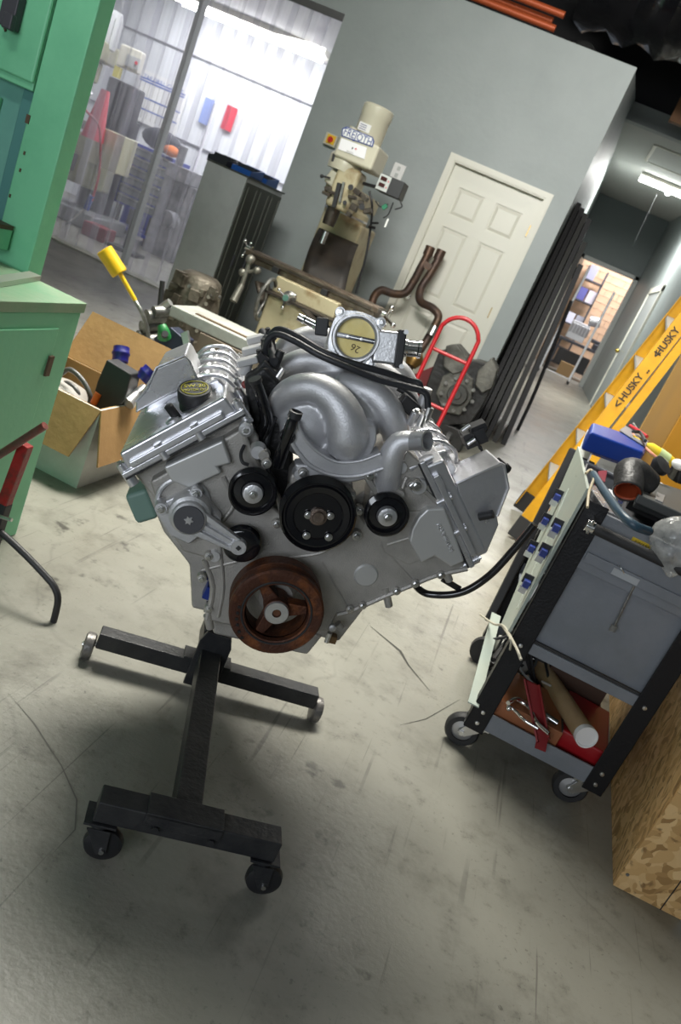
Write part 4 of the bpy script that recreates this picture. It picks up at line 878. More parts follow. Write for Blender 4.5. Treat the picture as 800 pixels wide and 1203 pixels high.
p = E(289, 505, -.02); MB(ME).lathe([(.014, 0), (.014, .02), (.009, .024)], p+V((0, .02, 0)), (0, -1, 0), 20).build('bolt_boss', ALU, en); bolt(p, .0085)
for (x, y, r_) in ((310, 533, .010), (442, 585, .012), (466, 580, .014), (405, 575, .012), (345, 575, .012)):
    q = E(x, y, .0); MB(ME).cyl(q, q+V((0, -.016, 0)), r_*1.3, r_, n=20).build('cover_boss', ALUD, en)
VDARK = mat('valley_shade_black', (.012, .012, .013), .5, 0, .4, 60)  # black slabs darken the engine valley, standing in for shade and hoses
poly([(286, 445), (312, 430), (332, 452), (342, 500), (346, 556), (334, 612), (318, 596), (306, 545), (296, 500)], .075, .12, 'valley_shade', VDARK, .01)
poly([(440, 560), (452, 548), (470, 560), (462, 590), (440, 600)], .045, .054, 'valley_shade', VDARK, .002)
for pts in ([(318, 560, .06), (312, 530, .05), (318, 500, .06), (330, 478, .08)], [(302, 520, .03), (310, 545, .03), (322, 565, .04)]): hose(pts, .006, 'harness_branch')
# hidden valley details: red plug behind the front ribs
p = E(288, 452, .1); MB(ME).lathe([(.008, 0), (.008, .012), (.005, .014)], p, (0, -1, .3), 12).build('core_plug', mat('dark_red_plastic', (.2, .02, .015), .5), en)
p = E(508, 548, .03); MB(ME).box(E(478, 545, .03), (.02, .02, .02)).build('knock_sensor', mat('dark_red_plastic', (.2, .02, .015), .5), en, bevel=.002)
# black dipstick tube sweeping out to the right with its bracket
q = [E(470, 660, .2), E(492, 692, .09), E(515, 699, .06), E(545, 695, .04), E(575, 676, .03), E(603, 646, .02), E(628, 616, .01)]
dk = MB(ME).tube(q, .0085, 12, 8).build('dipstick_tube', GBLK, en)
MB(ME).bar(E(520, 680, .03), E(540, 692, .045), .014, .004, (0, 1, 0)).build('tube_bracket', GBLK, dk, bevel=.001)
p = E(172, 577, .12); b = MB(ME); b.box(p+V((-.0, 0, -.02)), (.05, .09, .07), MX.Rotation(-.6, 3, 'Y')); b.build('engine_mount', mat('green_grey_paint', (.16, .26, .22), .5), en, bevel=.01)
# ---------------- green machine and its cabinet
GN = mat('green_machine_paint', (.19, .56, .32), .42, 0, .08, 40, (.135, .46, .25), 3.5, lo=.45, hi=.75)
GNL = mat('pale_aqua_paint', (.13, .34, .28), .45, 0, .08, 40, (.16, .4, .32), 5)
RSTM = mat('bare_worn_edge', (.12, .08, .05), .6, .4)
gm = root('bandsaw', (-1.9, 2.5, 0), 'tall mint green bandsaw housing behind the green cabinet', 'bandsaw')
e = W(32, 321, Y=2.11).x
zb = 0; YF = 2.11
def gp(pts, y0, y1, name, m, par=gm, bv=.004): return pp(pts, y0, y1, name, m, par, bv)
q = [W(a, c, Y=YF) for a, c in ((118, -2), (32, 321), (0, 250), (40, 99), (43, 97), (65, -2))]
xi = W(40, 99, Y=YF).x; zi = W(40, 99, Y=YF).z
MB().bx((xi-1.2, YF-.012, zi), (W(65, 0, Y=YF).x+.0, YF+.0, 2.9)).build('upper_door', GN, gm, bevel=.012, seg=3)
MB().bx((xi+.004, YF, 0), (e, YF+.07, 2.9)).build('column', GN, gm, bevel=.004)
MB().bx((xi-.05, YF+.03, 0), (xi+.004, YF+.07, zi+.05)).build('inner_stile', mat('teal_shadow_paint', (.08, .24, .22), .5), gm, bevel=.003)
MB().bx((-3.2, YF+.05, 0), (xi-.05, YF+.08, zi+.05)).build('recess_panel', GNL, gm)
MB().bx((-3.2, YF, zi-.02), (xi, YF+.07, 2.9)).build('housing', GN, gm, bevel=.004)
zs = W(8, 118, Y=YF).z; MB().bx((-3.2, YF+.035, .9), (xi-.12, YF+.05, zs)).build('access_panel', GN, gm, bevel=.004)

for (x, y, r_) in ((33, 140, .012), (29, 180, .005), (24, 200, .005), (12, 230, .005)):
    p = W(x, y, Y=YF); MB().box((p.x, YF-.001, p.z), (r_, .004, r_*2)).build('rust_spot', RSTM, gm)
p = W(14, 12, Y=YF-.03); b = MB().box(p, (.05, .03, .09)); b.box(p+V((.015, -.02, -.03)), (.03, .02, .04)); b.build('latch', DG, gm, bevel=.004)
p = W(10, 32, Y=YF-.015); MB().tube([p+V((.012*math.cos(t*.6), 0, .014*math.sin(t*.6))) for t in range(8)], .004, 6, 2).build('hook', RSTM, gm)
b = MB(); p0 = W(10, 270, Y=2.08); b.bx((p0.x-.3, 2.0, p0.z-.06), (p0.x, 2.10, p0.z)); b.build('guide_block', GN, gm, bevel=.003); MB().bx((p0.x-.3, 1.995, p0.z), (p0.x, 2.10, p0.z+.012)).build('block_cap', RSTM, gm)
cb = root('metal_cabinet', (-1.6, 1.5, 0), 'low mint green steel cabinet with scratched top at the left edge', 'cabinet')
GT = mat('scratched_green_top', (.16, .33, .19), .45, 0, .1, 60, (.26, .34, .22), 7, lo=.35, hi=.7)
MB().bx((-2.1, .85, 0), (-1.206, 2.067, .745)).build('body', GN, cb, bevel=.004)
MB().bx((-2.11, .84, .745), (-1.20, 2.073, .775)).build('top', GT, cb, bevel=.003)
dr = MB().bx((-1.207, 1.0, .05), (-1.199, 1.97, .70)).build('door', GN, cb, bevel=.003)
MB().bx((-1.2, 1.955, .56), (-1.192, 1.975, .62)).build('hinge', RSTM, dr); MB().bx((-1.2, 1.955, .12), (-1.192, 1.975, .18)).build('hinge', RSTM, dr)
p, q = W(-30, 335, Z=.783), W(41, 324, Z=.783); tag(MB().bar(p, q, .035, .014).build('flat_bar', mat('brushed_flat_steel', (.42, .43, .38), .35, .7)), 'flat bare steel bar lying on the green cabinet', 'bar')
# ---------------- red and black tubular hoist frame at the left edge
hz = root('engine_hoist', (-.95, 1.76, 0), 'red and black tubular hoist end with a worn pipe handle at the left edge', 'hoist')
Y5 = 1.76
def a5(x, y, Y=Y5): return W(x, y, Y=Y)
b = MB().tube([a5(-12, 618), a5(4, 628), a5(30, 652), (a5(52, 675)), a5(64, 690), a5(68, 706), a5(62, 734)], .0095, 14, 6); b.build('bent_foot_tube', MBLK, hz)
RD = mat('worn_red_paint', (.30, .012, .012), .4, 0, .2, 90, (.12, .02, .015), 30, lo=.5, hi=.7)
MB().bar(a5(31, 522), a5(4, 594), .03, .03).build('red_post', RD, hz, bevel=.004)
MB().bar(a5(5, 590), a5(-10, 640), .034, .034).build('socket', MBLK, hz, bevel=.004)
MB().cyl(a5(-14, 543, 1.72), a5(53, 500, 1.72), .0105, n=16).build('handle_pipe', mat('worn_red_brown_pipe', (.16, .09, .075), .35, .6, .2, 120, (.22, .06, .05), 25), hz)
MB().cyl(a5(-3, 606, 1.72), a5(14, 611, 1.72), .005, n=10).build('pin', STEEL, hz)
# ---------------- cardboard box with parts
KB = mat('cardboard_brown', (.36, .21, .08), .75, 0, .15, 40, (.3, .17, .065), 5); KW = mat('white_box_print', (.62, .63, .62), .5, 0, .05, 50, (.5, .5, .48), 4)
X0, X1, Y0, Y1, Z1 = -1.76, -1.31, 2.56, 2.98, .325
bx = root('cardboard_box', ((X0+X1)/2, 2.77, 0), 'open white cardboard box with brown flaps full of parts beside the green cabinet', 'box')
t = .006
b = MB(); b.bx((X0, Y0, 0), (X1, Y0+t, Z1)); b.bx((X0, Y1-t, 0), (X1, Y1, Z1)); b.bx((X0, Y0+t, 0), (X0+t, Y1-t, Z1)); b.bx((X1-t, Y0+t, 0), (X1, Y1-t, Z1)); b.bx((X0+t, Y0+t, 0), (X1-t, Y1-t, t)); b.build('body', KW, bx)
b = MB(); b.bx((X0+t, Y1-2*t, .01), (X1-t, Y1-t, Z1)); b.bx((X0+t, Y0+t, .01), (X0+2*t, Y1-t, Z1)); b.bx((X1-2*t, Y0+t, .01), (X1-t, Y1-t, Z1)); b.bx((X0+t, Y0+t, .01), (X1-t, Y0+2*t, Z1)); b.build('lining', KB, bx)
def flap(a, c, d, o):  # hinge a-c, free edge offset d
    n_ = (V(c)-V(a)).cross(V(d)).normalized()*t
    pts = [V(a), V(c), V(c)+V(d), V(a)+V(d)]
    MB().ext(pts, [p+n_ for p in pts]).build('flap', KB, bx)
flap((X0, Y0-.001, Z1), (X1, Y0-.001, Z1), (-.03, -.075, -.19), 0)
flap((X1+.001, Y0, Z1), (X1+.001, Y1, Z1), (.065, -.02, -.20), 0)
flap((X0, Y1, Z1), (X1, Y1, Z1), (.02, .09, .20), 0)
flap((X0, Y0, Z1), (X0, Y1, Z1), (-.10, .02, .18), 0)
BSIL = mat('blue_silicone', (.012, .012, .15), .35)
def sil(x, y, x2, y2, Y, r_, lab):
    h = root('silicone_hose', W(x, y, Y=Y), lab, 'hose', 'blue silicone hoses in the cardboard box')
    p, q = W(x, y, Y=Y), W(x2, y2, Y=Y+.02); L_ = (q-p).length
    MB().lathe([(r_*.8, 0), (r_, 0), (r_, L_*.4), (r_*1.12, L_*.5), (r_*1.12, L_*.6), (r_, L_*.7), (r_, L_), (r_*.8, L_)], p, q-p, 28, cap=False).build('sleeve', BSIL, h)
sil(141, 425, 143, 408, 2.85, .032, 'blue silicone hose upright at the back of the cardboard box')
sil(166, 446, 178, 434, 2.78, .03, 'blue silicone hose lying at the right corner of the cardboard box')
p = W(140, 448, Y=2.78)
ab = pp([(118, 478), (127, 446), (138, 421), (166, 438), (160, 462), (150, 478)], 2.78, 2.70, 'air_box', MBLK, None, .006); tag(ab, 'angular black plastic air duct leaning out of the cardboard box', 'duct')
b = MB().ball((-1.6, 2.75, .2), (.14, .16, .10), 16, 8); tag(b.build('plastic_bag', mat('grey_plastic_bag', (.4, .38, .36), .3, 0, .8, 14)), 'crumpled grey bag inside the cardboard box', 'bag')
b = MB()
b.tube([W(68, 442, Y=2.72), W(82, 434, Y=2.72), W(98, 448, Y=2.72), W(106, 466, Y=2.72), W(104, 478, Y=2.74)], .010, 10, 6); b.tube([W(66, 452, Y=2.75), W(80, 450, Y=2.75), W(92, 462, Y=2.75), W(86, 474, Y=2.75)], .009, 10, 6); tag(b.build('rubber_hose', mat('grey_hose', (.08, .08, .08), .4)), 'looped dark rubber hoses at the left of the cardboard box', 'hose')
b = MB().cyl(W(110, 474, Y=2.7), W(116, 462, Y=2.7), .014, n=12); tag(b.build('plastic_fitting', mat('orange_fitting', (.7, .16, .03), .5)), 'small orange fitting in the cardboard box', 'fitting')
b = MB().cyl(W(150, 474, Y=2.72), W(170, 456, Y=2.8), .028, .02, n=18); tag(b.build('metal_can', ALUB), 'shiny metal tube beside the black air duct in the box', 'tube')
b = MB(); b.bx((X0+.02, Y0+.02, .012), (X1-.02, Y1-.02, .095)); tag(b.build('packing_paper', mat('packing_paper', (.35, .33, .3), .8, 0, .8, 12), bevel=.01), 'pale crumpled packing at the bottom of the cardboard box', 'paper')
# ---------------- bench machine with yellow weighted lever behind the engine
WB = mat('offwhite_enamel', (.36, .37, .34), .45, 0, .1, 60, (.28, .28, .25), 8); GRM = mat('greasy_metal', (.16, .16, .15), .4, .7, .3, 60, (.3, .3, .29), 20)
Y6 = 3.9
def a6(x, y, Y=Y6): return W(x, y, Y=Y)
bs = root('horizontal_bandsaw', (a6(250, 390).x, 4.0, 0), 'pale bed of a metal saw with yellow weighted lever behind the engine', 'saw')
p, q = a6(204, 358), a6(420, 462); zz0 = p.z
MB().bx((p.x, Y6-.02, zz0-.06), (p.x+1.35, Y6+.30, zz0+.0)).build('bed', WB, bs, bevel=.006)
MB().bx((p.x+.12, Y6+.02, zz0+.0), (p.x+1.0, Y6+.05, zz0+.006)).build('slot', mat('brown_grease', (.1, .06, .03), .5), bs)
MB().bx((p.x+.2, Y6-.03, zz0-.16), (p.x+1.3, Y6+.28, zz0-.065)).build('rail', mat('brown_grey_steel', (.2, .16, .12), .5, .4), bs, bevel=.004)
for x in (p.x+.25, p.x+1.2):
    for y in (Y6, Y6+.24): MB().bx((x, y, 0), (x+.04, y+.04, zz0-.15)).build('leg', GRM, bs)
b = MB()
rnd = random.Random(3)
for (x, y, r_) in ((182, 372, .04), (176, 384, .035), (190, 366, .03), (180, 400, .04), (172, 394, .03)):
    c = a6(x, y); b.cyl(c-V((.02, .05, .01)), c+V((.03, .03, .02)), r_, n=14)
b.build('clamp_head', GRM, bs, bevel=.003)
MB().tube([a6(172, 378), a6(190, 362), a6(200, 355)], .022, 12, 4).build('bracket', mat('bright_bracket', (.5, .5, .5), .3, .8), bs)
ARM = MB().tube([a6(158, 352, 3.75), (a6(166, 366, 3.75)), a6(172, 382, 3.78), a6(175, 400, 3.8)], .011, 12, 5).build('lever', GRM, bs)
YW = mat('yellow_enamel', (.72, .44, .01), .38, 0, .05, 60)
MB().cyl(a6(138, 316, 3.7), a6(159, 353, 3.75), .0115, n=14).build('lever_rod', YW, bs, label='yellow painted lever rod')
p, q = a6(124, 296, 3.67), a6(139, 319, 3.7); d = (q-p).normalized()
MB().lathe([(.0, -.004), (.036, -.004), (.042, 0), (.042, .125), (.038, .13), (.0, .13)], p-d*.01, d, 32).build('counterweight', YW, bs, label='yellow cylindrical counterweight')
b = MB().cyl(a6(186, 375, 4.0), a6(191, 330, 4.0), .014, n=12); b.build('side_lever', MBLK, bs)
vv = pp([(180, 397), (200, 384), (219, 400), (212, 415), (190, 420)], 3.7, 3.8, 'motor_block', mat('dark_navy_block', (.03, .035, .06), .4, .3), bs, .006)
MB().tube([a6(193, 396, 3.68), a6(192, 389, 3.66), a6(190, 382, 3.66)], [.035, .03, .022], 14, 4).build('valve_cap', mat('green_plastic', (.015, .16, .04), .45), bs, label='green plastic cap')
MB().cyl(a6(193, 394, 3.63), a6(194, 392, 3.60), .016, n=14).build('cap_opening', MBLK, bs)
pp([(212, 392), (220, 388), (222, 402), (216, 408)], 3.68, 3.7, 'steel_tab', STEEL, bs, .002)
# ---------------- tall locker, blue parts bins on top
LS = mat('galvanised_grey_side', (.55, .56, .58), .35, .45, .15, 9, (.44, .45, .47), 2.5); LD = mat('dark_olive_locker', (.055, .06, .052), .42, .2)
LX, LY, LZ = -2.458, 5.9, 1.29
lk = root('metal_locker', (-2.62, 6.2, 0), 'tall grey metal locker with dark ribbed doors against the curtain edge', 'locker')
MB().bx((-2.815, LY, 0), (LX-.012, LY+.82, LZ)).build('body', LS, lk, bevel=.003)
for i in range(3):
    y0 = LY+.015+i*.265; d = MB().bx((LX-.012, y0, .06), (LX, y0+.255, LZ-.03)).build('door', LD, lk, bevel=.003)
    for k in (.04, .215): MB().bx((LX, y0+k-.006, .08), (LX+.006, y0+k+.006, LZ-.06)).build('rib', mat('grey_olive_rib', (.12, .125, .11), .4), d)
    MB().bx((LX, y0+.2, .62), (LX+.015, y0+.22, .72)).build('handle', DG, d)
MB().bx((-2.82, LY-.004, LZ), (LX+.004, LY+.83, LZ+.012)).build('top', LD, lk, bevel=.003)
BB = mat('blue_bin_plastic', (.01, .06, .25), .3); BD = mat('black_bin_plastic', (.02, .022, .028), .35)
for i, (x, y, sx_, m_, lb) in enumerate(((-2.78, 5.96, .0, BD, 'black parts bin at the front left of the locker top'), (-2.78, 6.24, .0, BD, 'black parts bin at the middle left of the locker top'), (-2.57, 5.95, 0, BB, 'bright blue parts bin at the front right of the locker top'), (-2.60, 6.38, 0, BB, 'dark blue parts bin at the back of the locker top'))):
    r = root('parts_bin', (x, y, LZ+.012), lb, 'bin', 'parts bins on top of the tall locker')
    z0 = LZ+.013; w_, l_, h_ = .16, .22, .075
    b = MB(); b.bx((x-w_/2+.03, y-.02, z0), (x+w_/2+.03, y+l_, z0+.006))
    for sx in (-1, 1): b.ext([(x+.03+sx*w_/2, y-.04, z0), (x+.03+sx*w_/2, y+l_, z0), (x+.03+sx*w_/2, y+l_, z0+h_), (x+.03+sx*w_/2, y-.02, z0+h_*.5)], [(x+.03+sx*(w_/2-.005), y-.04, z0), (x+.03+sx*(w_/2-.005), y+l_, z0), (x+.03+sx*(w_/2-.005), y+l_, z0+h_), (x+.03+sx*(w_/2-.005), y-.02, z0+h_*.5)])
    b.bx((x-w_/2+.03, y+l_-.005, z0), (x+w_/2+.03, y+l_, z0+h_)); b.bx((x-w_/2+.03, y-.04, z0), (x+w_/2+.03, y-.034, z0+h_*.5)); b.build('shell', m_, r)
    for k in range(3): MB().bx((x-w_/2+.04, y+.03+k*.06, z0+.006), (x+w_/2+.02, y+.04+k*.06, z0+h_*.9)).build('divider', BD, r)
# old gearbox in front of the locker
GBX = mat('oily_brown_alloy', (.16, .14, .11), .5, .5, .8, 30, (.07, .06, .045), 8)
Yg = 4.75
gb = root('gearbox', (W(222, 345, Y=Yg).x, Yg, 0), 'oily brown gearbox standing upright before the tall locker', 'gearbox')
gc = W(225, 340, Y=Yg)
b = MB().lathe([(.16, -.3), (.17, -.1), (.15, .02), (.13, .08), (.10, .1), (.0, .1)], gc+V((0, .1, 0)), (0, 0, 1), 14); b.build('bell_housing', GBX, gb)
rnd = random.Random(5)
b = MB()
for k in range(16):
    a = rnd.uniform(-2.6, -.4); p = gc+V((.15*math.cos(a), .1+.16*math.sin(a), rnd.uniform(-.25, .06))); b.box(p, (rnd.uniform(.03, .08), rnd.uniform(.03, .06), rnd.uniform(.02, .09)), MX.Rotation(rnd.uniform(-.5, .5), 3, 'Z'))
b.build('casting_ribs', GBX, gb, bevel=.004)
for k in range(7):
    a = -2.9+k*.46; p = gc+V((.16*math.cos(a), .1+.16*math.sin(a), .02)); MB().hexa(p, (math.cos(a), math.sin(a), .2), .012, .012).build('bolt', GRM, gb)
for k in range(6): MB().hexa(gc+V((.13, -.02, -.22+k*.045)), (.5, -1, 0), .012, .014).build('bolt', mat('pale_bolt', (.35, .33, .28), .4, .6), gb)
MB().bx((gc.x-.15, Yg-.05, 0), (gc.x+.15, Yg+.25, gc.z-.29)).build('pan', GBX, gb, bevel=.01)
# ---------------- milling machine by the wall
MC = mat('oily_cream_paint', (.50, .44, .28), .42, 0, .15, 30, (.24, .14, .05), 6, lo=.5, hi=.72); MCC = mat('cream_enamel', (.58, .55, .43), .35, 0, .05, 40)
DSG = mat('dirty_dark_steel', (.09, .075, .06), .45, .6, .3, 50, (.04, .03, .025), 9); TBL = mat('brown_table_steel', (.13, .095, .07), .38, .7, .2, 40, (.22, .18, .14), 14)
BEL = mat('black_way_cover', (.018, .015, .013), .55, 0, .2, 18, (.035, .025, .018), 5)
mm = root('milling_machine', (-1.75, 6.2, 0), 'cream vertical milling machine with dark table against the grey wall', 'milling machine')
def T(x, y, Y=5.9): return W(x, y, Y=Y)
# column, turret
cX = T(408, 262, 6.5).x
zt_ = T(418, 262, 6.4).z
MB().bx((cX-.18, 6.35, .1), (cX+.17, 6.85, zt_)).build('column', MC, mm, bevel=.02)
MB().lathe([(.17, -.02), (.18, .0), (.18, .07), (.15, .09), (.15, .12)], (cX-.02, 6.45, zt_), (0, 0, 1), 32).build('turret', MC, mm)
MB().lathe([(.183, .02), (.183, .035)], (cX-.02, 6.45, zt_), (0, 0, 1), 32).build('scale_ring', ALUB, mm)
MB().bx((cX-.3, 5.95, 0), (cX+.45, 6.95, .12)).build('base', MC, mm, bevel=.02)
# black bellows sheet sloping from column to table
p0, p1, p2, p3 = T(375, 268, 6.3), T(421, 288, 6.3), T(404, 352, 5.95), T(355, 322, 5.95)
MB().grid(lambda u, v: (p0.lerp(p1, u)).lerp(p3.lerp(p2, u), v)+V((0, -.06*math.sin(PI*v)**.7, 0)), 6, 12).build('way_cover', BEL, mm, solid=.012)
# table, saddle, knee
tl, tr = T(298, 291, 5.75), T(448, 366, 5.75)
zt2 = (tl.z+tr.z)/2
tb2 = MB(); tb2.bx((tl.x, 5.62, zt2-.035), (tr.x, 5.88, zt2)); tb2.bx((tl.x+.02, 5.64, zt2-.075), (tr.x-.02, 5.86, zt2-.035)); 
for k in range(3): tb2.bx((tl.x+.01, 5.66+k*.07, zt2), (tr.x-.01, 5.7+k*.07, zt2+.006))
tb2.build('table', TBL, mm, bevel=.004)
MB().bx((tl.x+.05, 5.612, zt2-.03), (tr.x-.05, 5.62, zt2-.012)).build('table_slot', DSG, mm)
for k in (.25, .62): MB().box((tl.x+(tr.x-tl.x)*k, 5.6, zt2-.05), (.05, .03, .04)).build('table_stop', MBLK, mm, bevel=.003)
sx0 = T(330, 318, 5.6).x; sx1 = T(394, 352, 5.6).x
MB().bx((sx0, 5.55, zt2-.19), (sx1+.05, 6.05, zt2-.075)).build('saddle', MC, mm, bevel=.012)
kx0, kx1 = T(318, 345, 5.5).x, T(372, 372, 5.5).x
MB().bx((kx0, 5.45, zt2-.52), (kx1, 6.35, zt2-.2)).build('knee', MC, mm, bevel=.02)
MB().bx((kx0-.05, 5.4, zt2-.2), (kx1+.15, 6.1, zt2-.185)).build('chip_guard', BEL, mm)
MB().bar((kx1-.05, 5.4, zt2-.19), (kx1+.22, 5.4, zt2-.3), .3, .008).build('chip_guard', BEL, mm)
MB().cyl(((kx0+kx1)/2, 6.0, .1), ((kx0+kx1)/2, 6.0, zt2-.5), .05, n=18).build('elevating_screw', DSG, mm)
def handle(c, axis, L_, name='crank_handle', par=mm, n=3, ball=True):
    b = MB(); f = along(c, axis); b.cyl(c, f@V((0, 0, .05)), .022, n=16)
    for k in range(n):
        a = 2*PI*k/n+.6; e_ = f@V((L_*math.cos(a), L_*math.sin(a), .05)); b.cyl(f@V((0, 0, .04)), e_, .007, n=8); b.ball(e_, .014, 10, 6)
    return b.build(name, CHROME, par)
handle(T(296, 293, 5.75), (-1, 0, 0), .07); handle(T(449, 368, 5.75), (1, 0, 0), .07)
c = T(338, 350, 5.42); MB().lathe([(.05, 0), (.05, .03), (.03, .05), (.03, .09), (.0, .1)], c+V((0, .05, 0)), (0, -1, 0), 20).build('dial', GRM, mm); handle(c, (0, -1, 0), .07)
c = T(452, 372, 5.7); b = MB(); b.cyl(c, c+V((.09, -.1, -.02)), .012, n=10); b.ball(c+V((.1, -.12, -.02)), .02, 12, 8); b.cyl(c+V((.0, 0, 0)), c+V((.03, -.05, .07)), .01, n=10); b.ball(c+V((.03, -.05, .08)), .018, 12, 8); b.build('ball_handle', CHROME, mm)
# knee wheel and hand crank at the left
c = T(312, 352, 5.45); b = MB(); b.tube([V((c.x, c.y, c.z))+V((0, .15*math.cos(2*PI*k/24), .15*math.sin(2*PI*k/24)))*1.0 for k in range(24)], .014, 8, 1, closed=True)
for k in range(3): b.cyl(c, c+V((0, .15*math.cos(k*2.09), .15*math.sin(k*2.09))), .01, n=8)
b.build('handwheel', GRM, mm)
c = T(288, 322, 5.5); b = MB(); b.cyl(T(294, 305, 5.5), T(284, 335, 5.5), .018, n=10); b.cyl(T(284, 335, 5.5), T(274, 354, 5.45), .022, .03, n=12); b.ball(T(294, 305, 5.5), .035, 12, 8); b.ball(T(285, 320, 5.5), .03, 12, 8); b.ball(T(302, 318, 5.5), .028, 12, 8); b.cyl(T(285, 320, 5.5), T(302, 318, 5.5), .012, n=8); b.build('feed_crank', mat('pale_worn_steel', (.3, .29, .25), .4, .6), mm)
MB().grid(lambda u, v: T(300, 330, 5.6).lerp(T(310, 372, 5.6), v)+V((.05*math.sin(u*PI), .25*u, 0)), 8, 2).build('belt_guard', DSG, mm, solid=.02)
# ram and head
hY = 5.95
ramz = zt_+.16
MB().bx((cX-.12, 5.98, ramz-.05), (cX+.08, 6.95, ramz+.07)).build('ram', MC, mm, bevel=.015)
hc = T(404, 222, hY)
b = MB(); b.box((hc.x+.02, hY, hc.z), (.18, .22, .30)); b.build('head_casting', MC, mm, bevel=.03, seg=3)
b = MB(); b.lathe([(.045, 0), (.05, .04), (.05, .24), (.04, .25)], (T(388, 262, hY).x, hY-.04, T(388, 262, hY).z-.02), (0, 0, 1), 20); b.build('quill', DSG, mm)
MB().cyl(T(383, 272, hY-.04), T(383, 272, hY-.04)+V((0, 0, -.09)), .022, n=14).build('collet', STEEL, mm)
b = MB(); b.lathe([(.12, 0), (.125, .03), (.125, .09), (.11, .11)], (T(404, 198, hY).x, hY, T(404, 203, hY).z), (0, 0, 1), 32); b.build('head_neck', MCC, mm)
# belt housing with name plate
hb = T(420, 180, hY)
bl = MB(); bl.box((hb.x+.03, hY+.02, hb.z), (.30, .34, .17)); bh = bl.build('belt_housing', MCC, mm, bevel=.02, seg=3)
mt2 = T(437, 150, hY+.1)
b = MB(); b.lathe([(.105, -.12), (.11, -.1), (.11, .06), (.115, .07), (.115, .13), (.105, .14), (.0, .14)], (mt2.x, hY+.1, mt2.z), (0, 0, 1), 36); mo = b.build('motor', MCC, mm)
MB().box((mt2.x-.02, hY-.012, mt2.z-.03), (.09, .006, .055)).build('motor_plate', WP, mo)
for i in range(3): MB().box((mt2.x-.03, hY-.016, mt2.z-.045+i*.014), (.05, .003, .004)).build('plate_print', mat('navy_print', (.05, .05, .2), .5), mo)
MB().cyl(T(416, 150, hY-.02), T(412, 158, hY-.02)+V((0, 0, -.03)), .03, n=16).build('capacitor', MCC, mm)
fY = hY-.155
def plate(pts, Y, m_, name, par, th=.006):
    q = [W(a, c, Y=Y) for a, c in pts]; return MB().ext([(p.x, Y, p.z) for p in q], [(p.x, Y+th, p.z) for p in q]).build(name, m_, par)
BLF = mat('blue_border_print', (.03, .06, .25), .5)
plate([(402, 151), (407, 148.5), (438, 161), (439.5, 166), (437.5, 173), (401, 160)], fY, BLF, 'plate_border', bh)
np_ = plate([(403, 152), (407.5, 149.8), (437, 162), (438, 166), (436.5, 171.3), (402.5, 159)], fY-.004, WP, 'name_plate', bh)
a, c_ = W(404, 154.5, Y=fY-.006), W(437, 167.5, Y=fY-.006); 
text('FREJOTH', MX.Translation((a+c_)/2+V((0, 0, 0))) @ MX.Rotation(PI/2, 4, 'X'), .068, BLF, np_, sx=.82)
plate([(401, 162), (431, 173.5), (428, 187), (397, 175)], fY-.002, mat('bright_label', (.85, .84, .86), .4), 'label_plate', bh)
p = W(414, 174, Y=fY-.005); MB().box(p, (.008, .003, .012)).build('label_mark', MBLK, bh); p = W(418, 175, Y=fY-.005); MB().box(p, (.012, .003, .008)).build('label_mark', REDP, bh)
text('SPEED', MX.Translation(W(411, 179, Y=fY-.004)) @ MX.Rotation(PI/2, 4, 'X'), .02, mat('grey_print', (.45, .45, .42), .6), bh)
# levers, feed box, dark clutter on the head
b = MB().cyl(T(393, 181, hY-.1), T(391, 190, hY-.1), .014, n=10); b.build('lever', MBLK, mm)
b = MB().cyl(T(388, 209, hY-.1), T(379, 207, hY-.1), .007, n=8); b.ball(T(378, 207, hY-.1), .014, 10, 6); b.build('lever', MBLK, mm)
MB().box(T(392, 210, hY-.02), (.09, .1, .11), MX.Rotation(.3, 3, 'Y')).build('feed_cover', MCC, mm, bevel=.02)
MB().bar(T(399, 215, hY-.13), T(392, 244, hY-.13), .03, .03).build('depth_stop', MBLK, mm, bevel=.003)
MB().bar(T(404, 214, hY-.13), T(399, 238, hY-.13), .018, .02).build('depth_scale', GRM, mm)
b = MB(); rnd = random.Random(9)
for (x, y) in ((386, 222), (384, 228), (390, 226), (414, 232), (420, 226), (424, 238), (416, 244), (428, 232), (410, 252), (432, 248)):
    b.box(T(x, y, hY-.12), (rnd.uniform(.03, .07), .06, rnd.uniform(.02, .05)), MX.Rotation(rnd.uniform(-.6, .6), 3, 'Y'))
b.build('feed_gears', DSG, mm, bevel=.004)
for (x, y, r_) in ((412, 220, .02), (425, 243, .022), (405, 238, .015)): MB().cyl(T(x, y, hY-.13), T(x, y, hY-.17), r_, n=14).build('knob', MBLK, mm)
b = MB(); b.tube([T(434, 225, 6.0), T(437, 240, 6.0), T(436, 262, 6.1), T(430, 300, 6.1), T(418, 345, 6.1)], .009, 8, 5); b.build('cable', MBLK, mm)
b = MB().cyl(T(436, 262, 6.1), T(444, 262, 6.05), .008, n=8); b.cyl(T(434, 266, 6.1), T(440, 268, 6.05), .01, n=8); b.build('lock_lever', MBLK, mm)
